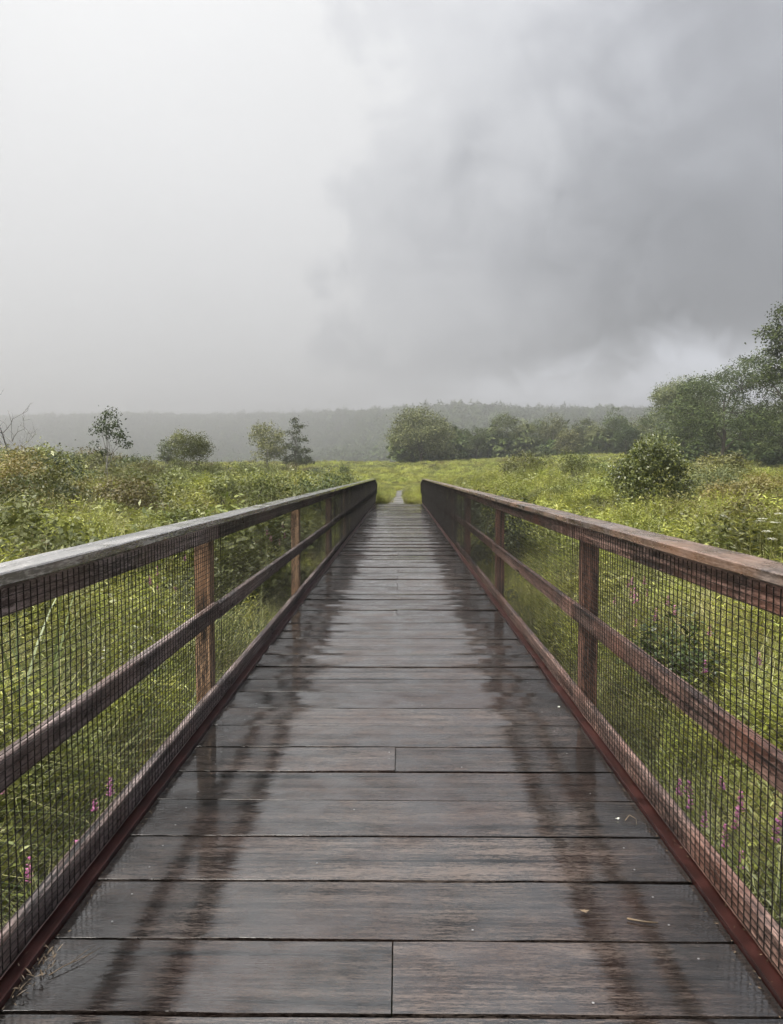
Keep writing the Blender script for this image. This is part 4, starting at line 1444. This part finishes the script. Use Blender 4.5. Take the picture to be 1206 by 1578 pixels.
# ------------------------------------------------------------------ litter on the deck
def build_litter():
    r = np.random.default_rng(77)

    def strand(name, label, pts, w, mat='straw', cat='twig'):
        mb = MB()
        mb.tube(pts, [w, w * 0.9] + [w * 0.7] * (len(pts) - 3) + [w * 0.3], 5)
        return tag(obj(name, mb.mesh(name, M[mat], True)), label, cat)
    strand('grass_stalk', 'pale curved dry grass stalk on the deck at the lower left', [(-0.885, 1.83, 0.006), (-0.86, 1.86, 0.010), (-0.82, 1.90, 0.009), (-0.79, 1.95, 0.006)], 0.0016)
    strand('grass_stalk', 'short thin straw lying beside the curved dry stalk', [(-0.85, 1.88, 0.006), (-0.83, 1.92, 0.008), (-0.815, 1.955, 0.005)], 0.0010)
    strand('twig', 'small brown twig near the right end of the second nearest board', [(0.68, 2.09, 0.006), (0.72, 2.075, 0.007), (0.76, 2.07, 0.006), (0.765, 2.075, 0.005)], 0.0030)
    strand('grass_stalk', 'looped pale stalk beside the right edge angle', [(0.86, 2.70, 0.005), (0.885, 2.73, 0.012), (0.90, 2.70, 0.012), (0.89, 2.66, 0.006)], 0.0016)
    # dry shreds caught against the left edge angle
    mb = MB()
    for k in range(46):
        y = r.uniform(1.74, 1.92)
        x = -0.94 + abs(r.normal(0, 0.022)) + (y - 1.74) * 0.08
        leaf(mb, (x, y, 0.004 + r.random() * 0.016), (r.normal(0.2, 0.6), r.normal(0.4, 0.8), r.uniform(0, 0.5)), r.uniform(0.012, 0.035), r.uniform(0.002, 0.006), sag=0)
    tag(obj('dry_shreds', mb.mesh('dry_shreds', M['straw'])), 'dry leaf shreds caught against the left edge of the deck', None, None, 'stuff')
    mb = MB()
    for s in (-1, 1):
        for k in range(110):
            y = 1.7 + 9 * r.random() ** 1.7
            x = s * (HALF - abs(r.normal(0, 0.018)) - 0.004) if r.random() < 0.6 else s * (HALF + 0.03 + r.normal(0, 0.012))
            z = 0.004 if abs(x) < HALF else 0.011
            leaf(mb, (x, y, z + r.random() * 0.004), (r.normal(), r.normal(), 0.2), r.uniform(0.005, 0.016), r.uniform(0.002, 0.005), sag=0)
    tag(obj('plant_crumbs', mb.mesh('plant_crumbs', M['straw'])), 'crumbs of straw along both edges of the deck', None, None, 'stuff')

    def leaflet(label, x, y, s, mat='white'):
        mb = MB()
        for k in range(4):
            a = k * 1.6 + r.normal(0, 0.3)
            leaf(mb, (x, y, 0.006), (math.cos(a), math.sin(a), 0.35), s * r.uniform(0.7, 1.1), s * 0.55, sag=0.1)
        tag(obj('fallen_petals', mb.mesh('fallen_petals', M[mat])), label, 'petals')
    leaflet('crumpled pale petals on the second nearest board, right of centre', 0.565, 2.12, 0.016, 'straw')
    leaflet('tiny white petals near the right edge of the deck', 0.835, 2.71, 0.010)
    leaflet('white petal scrap against the right edge angle, farther back', 0.90, 4.03, 0.014)


build_litter()

# ------------------------------------------------------------------ haze
def build_haze():
    b = MB()
    b.box(-2400, 2400, -60, 2690, -4.0, 122.0)
    m, t = new_mat('rain_haze')
    v = t.node('ShaderNodeVolumePrincipled')
    v.inputs['Color'].default_value = (0.97, 0.97, 0.965, 1)
    v.inputs['Density'].default_value = 0.00125
    v.inputs['Anisotropy'].default_value = 0.65
    out = t.node('ShaderNodeOutputMaterial')
    t.put(out.inputs['Volume'], v.outputs[0])
    tag(obj('haze', b.mesh('haze', m)), 'thin grey rain haze in the air', None, None, 'stuff')


build_haze()
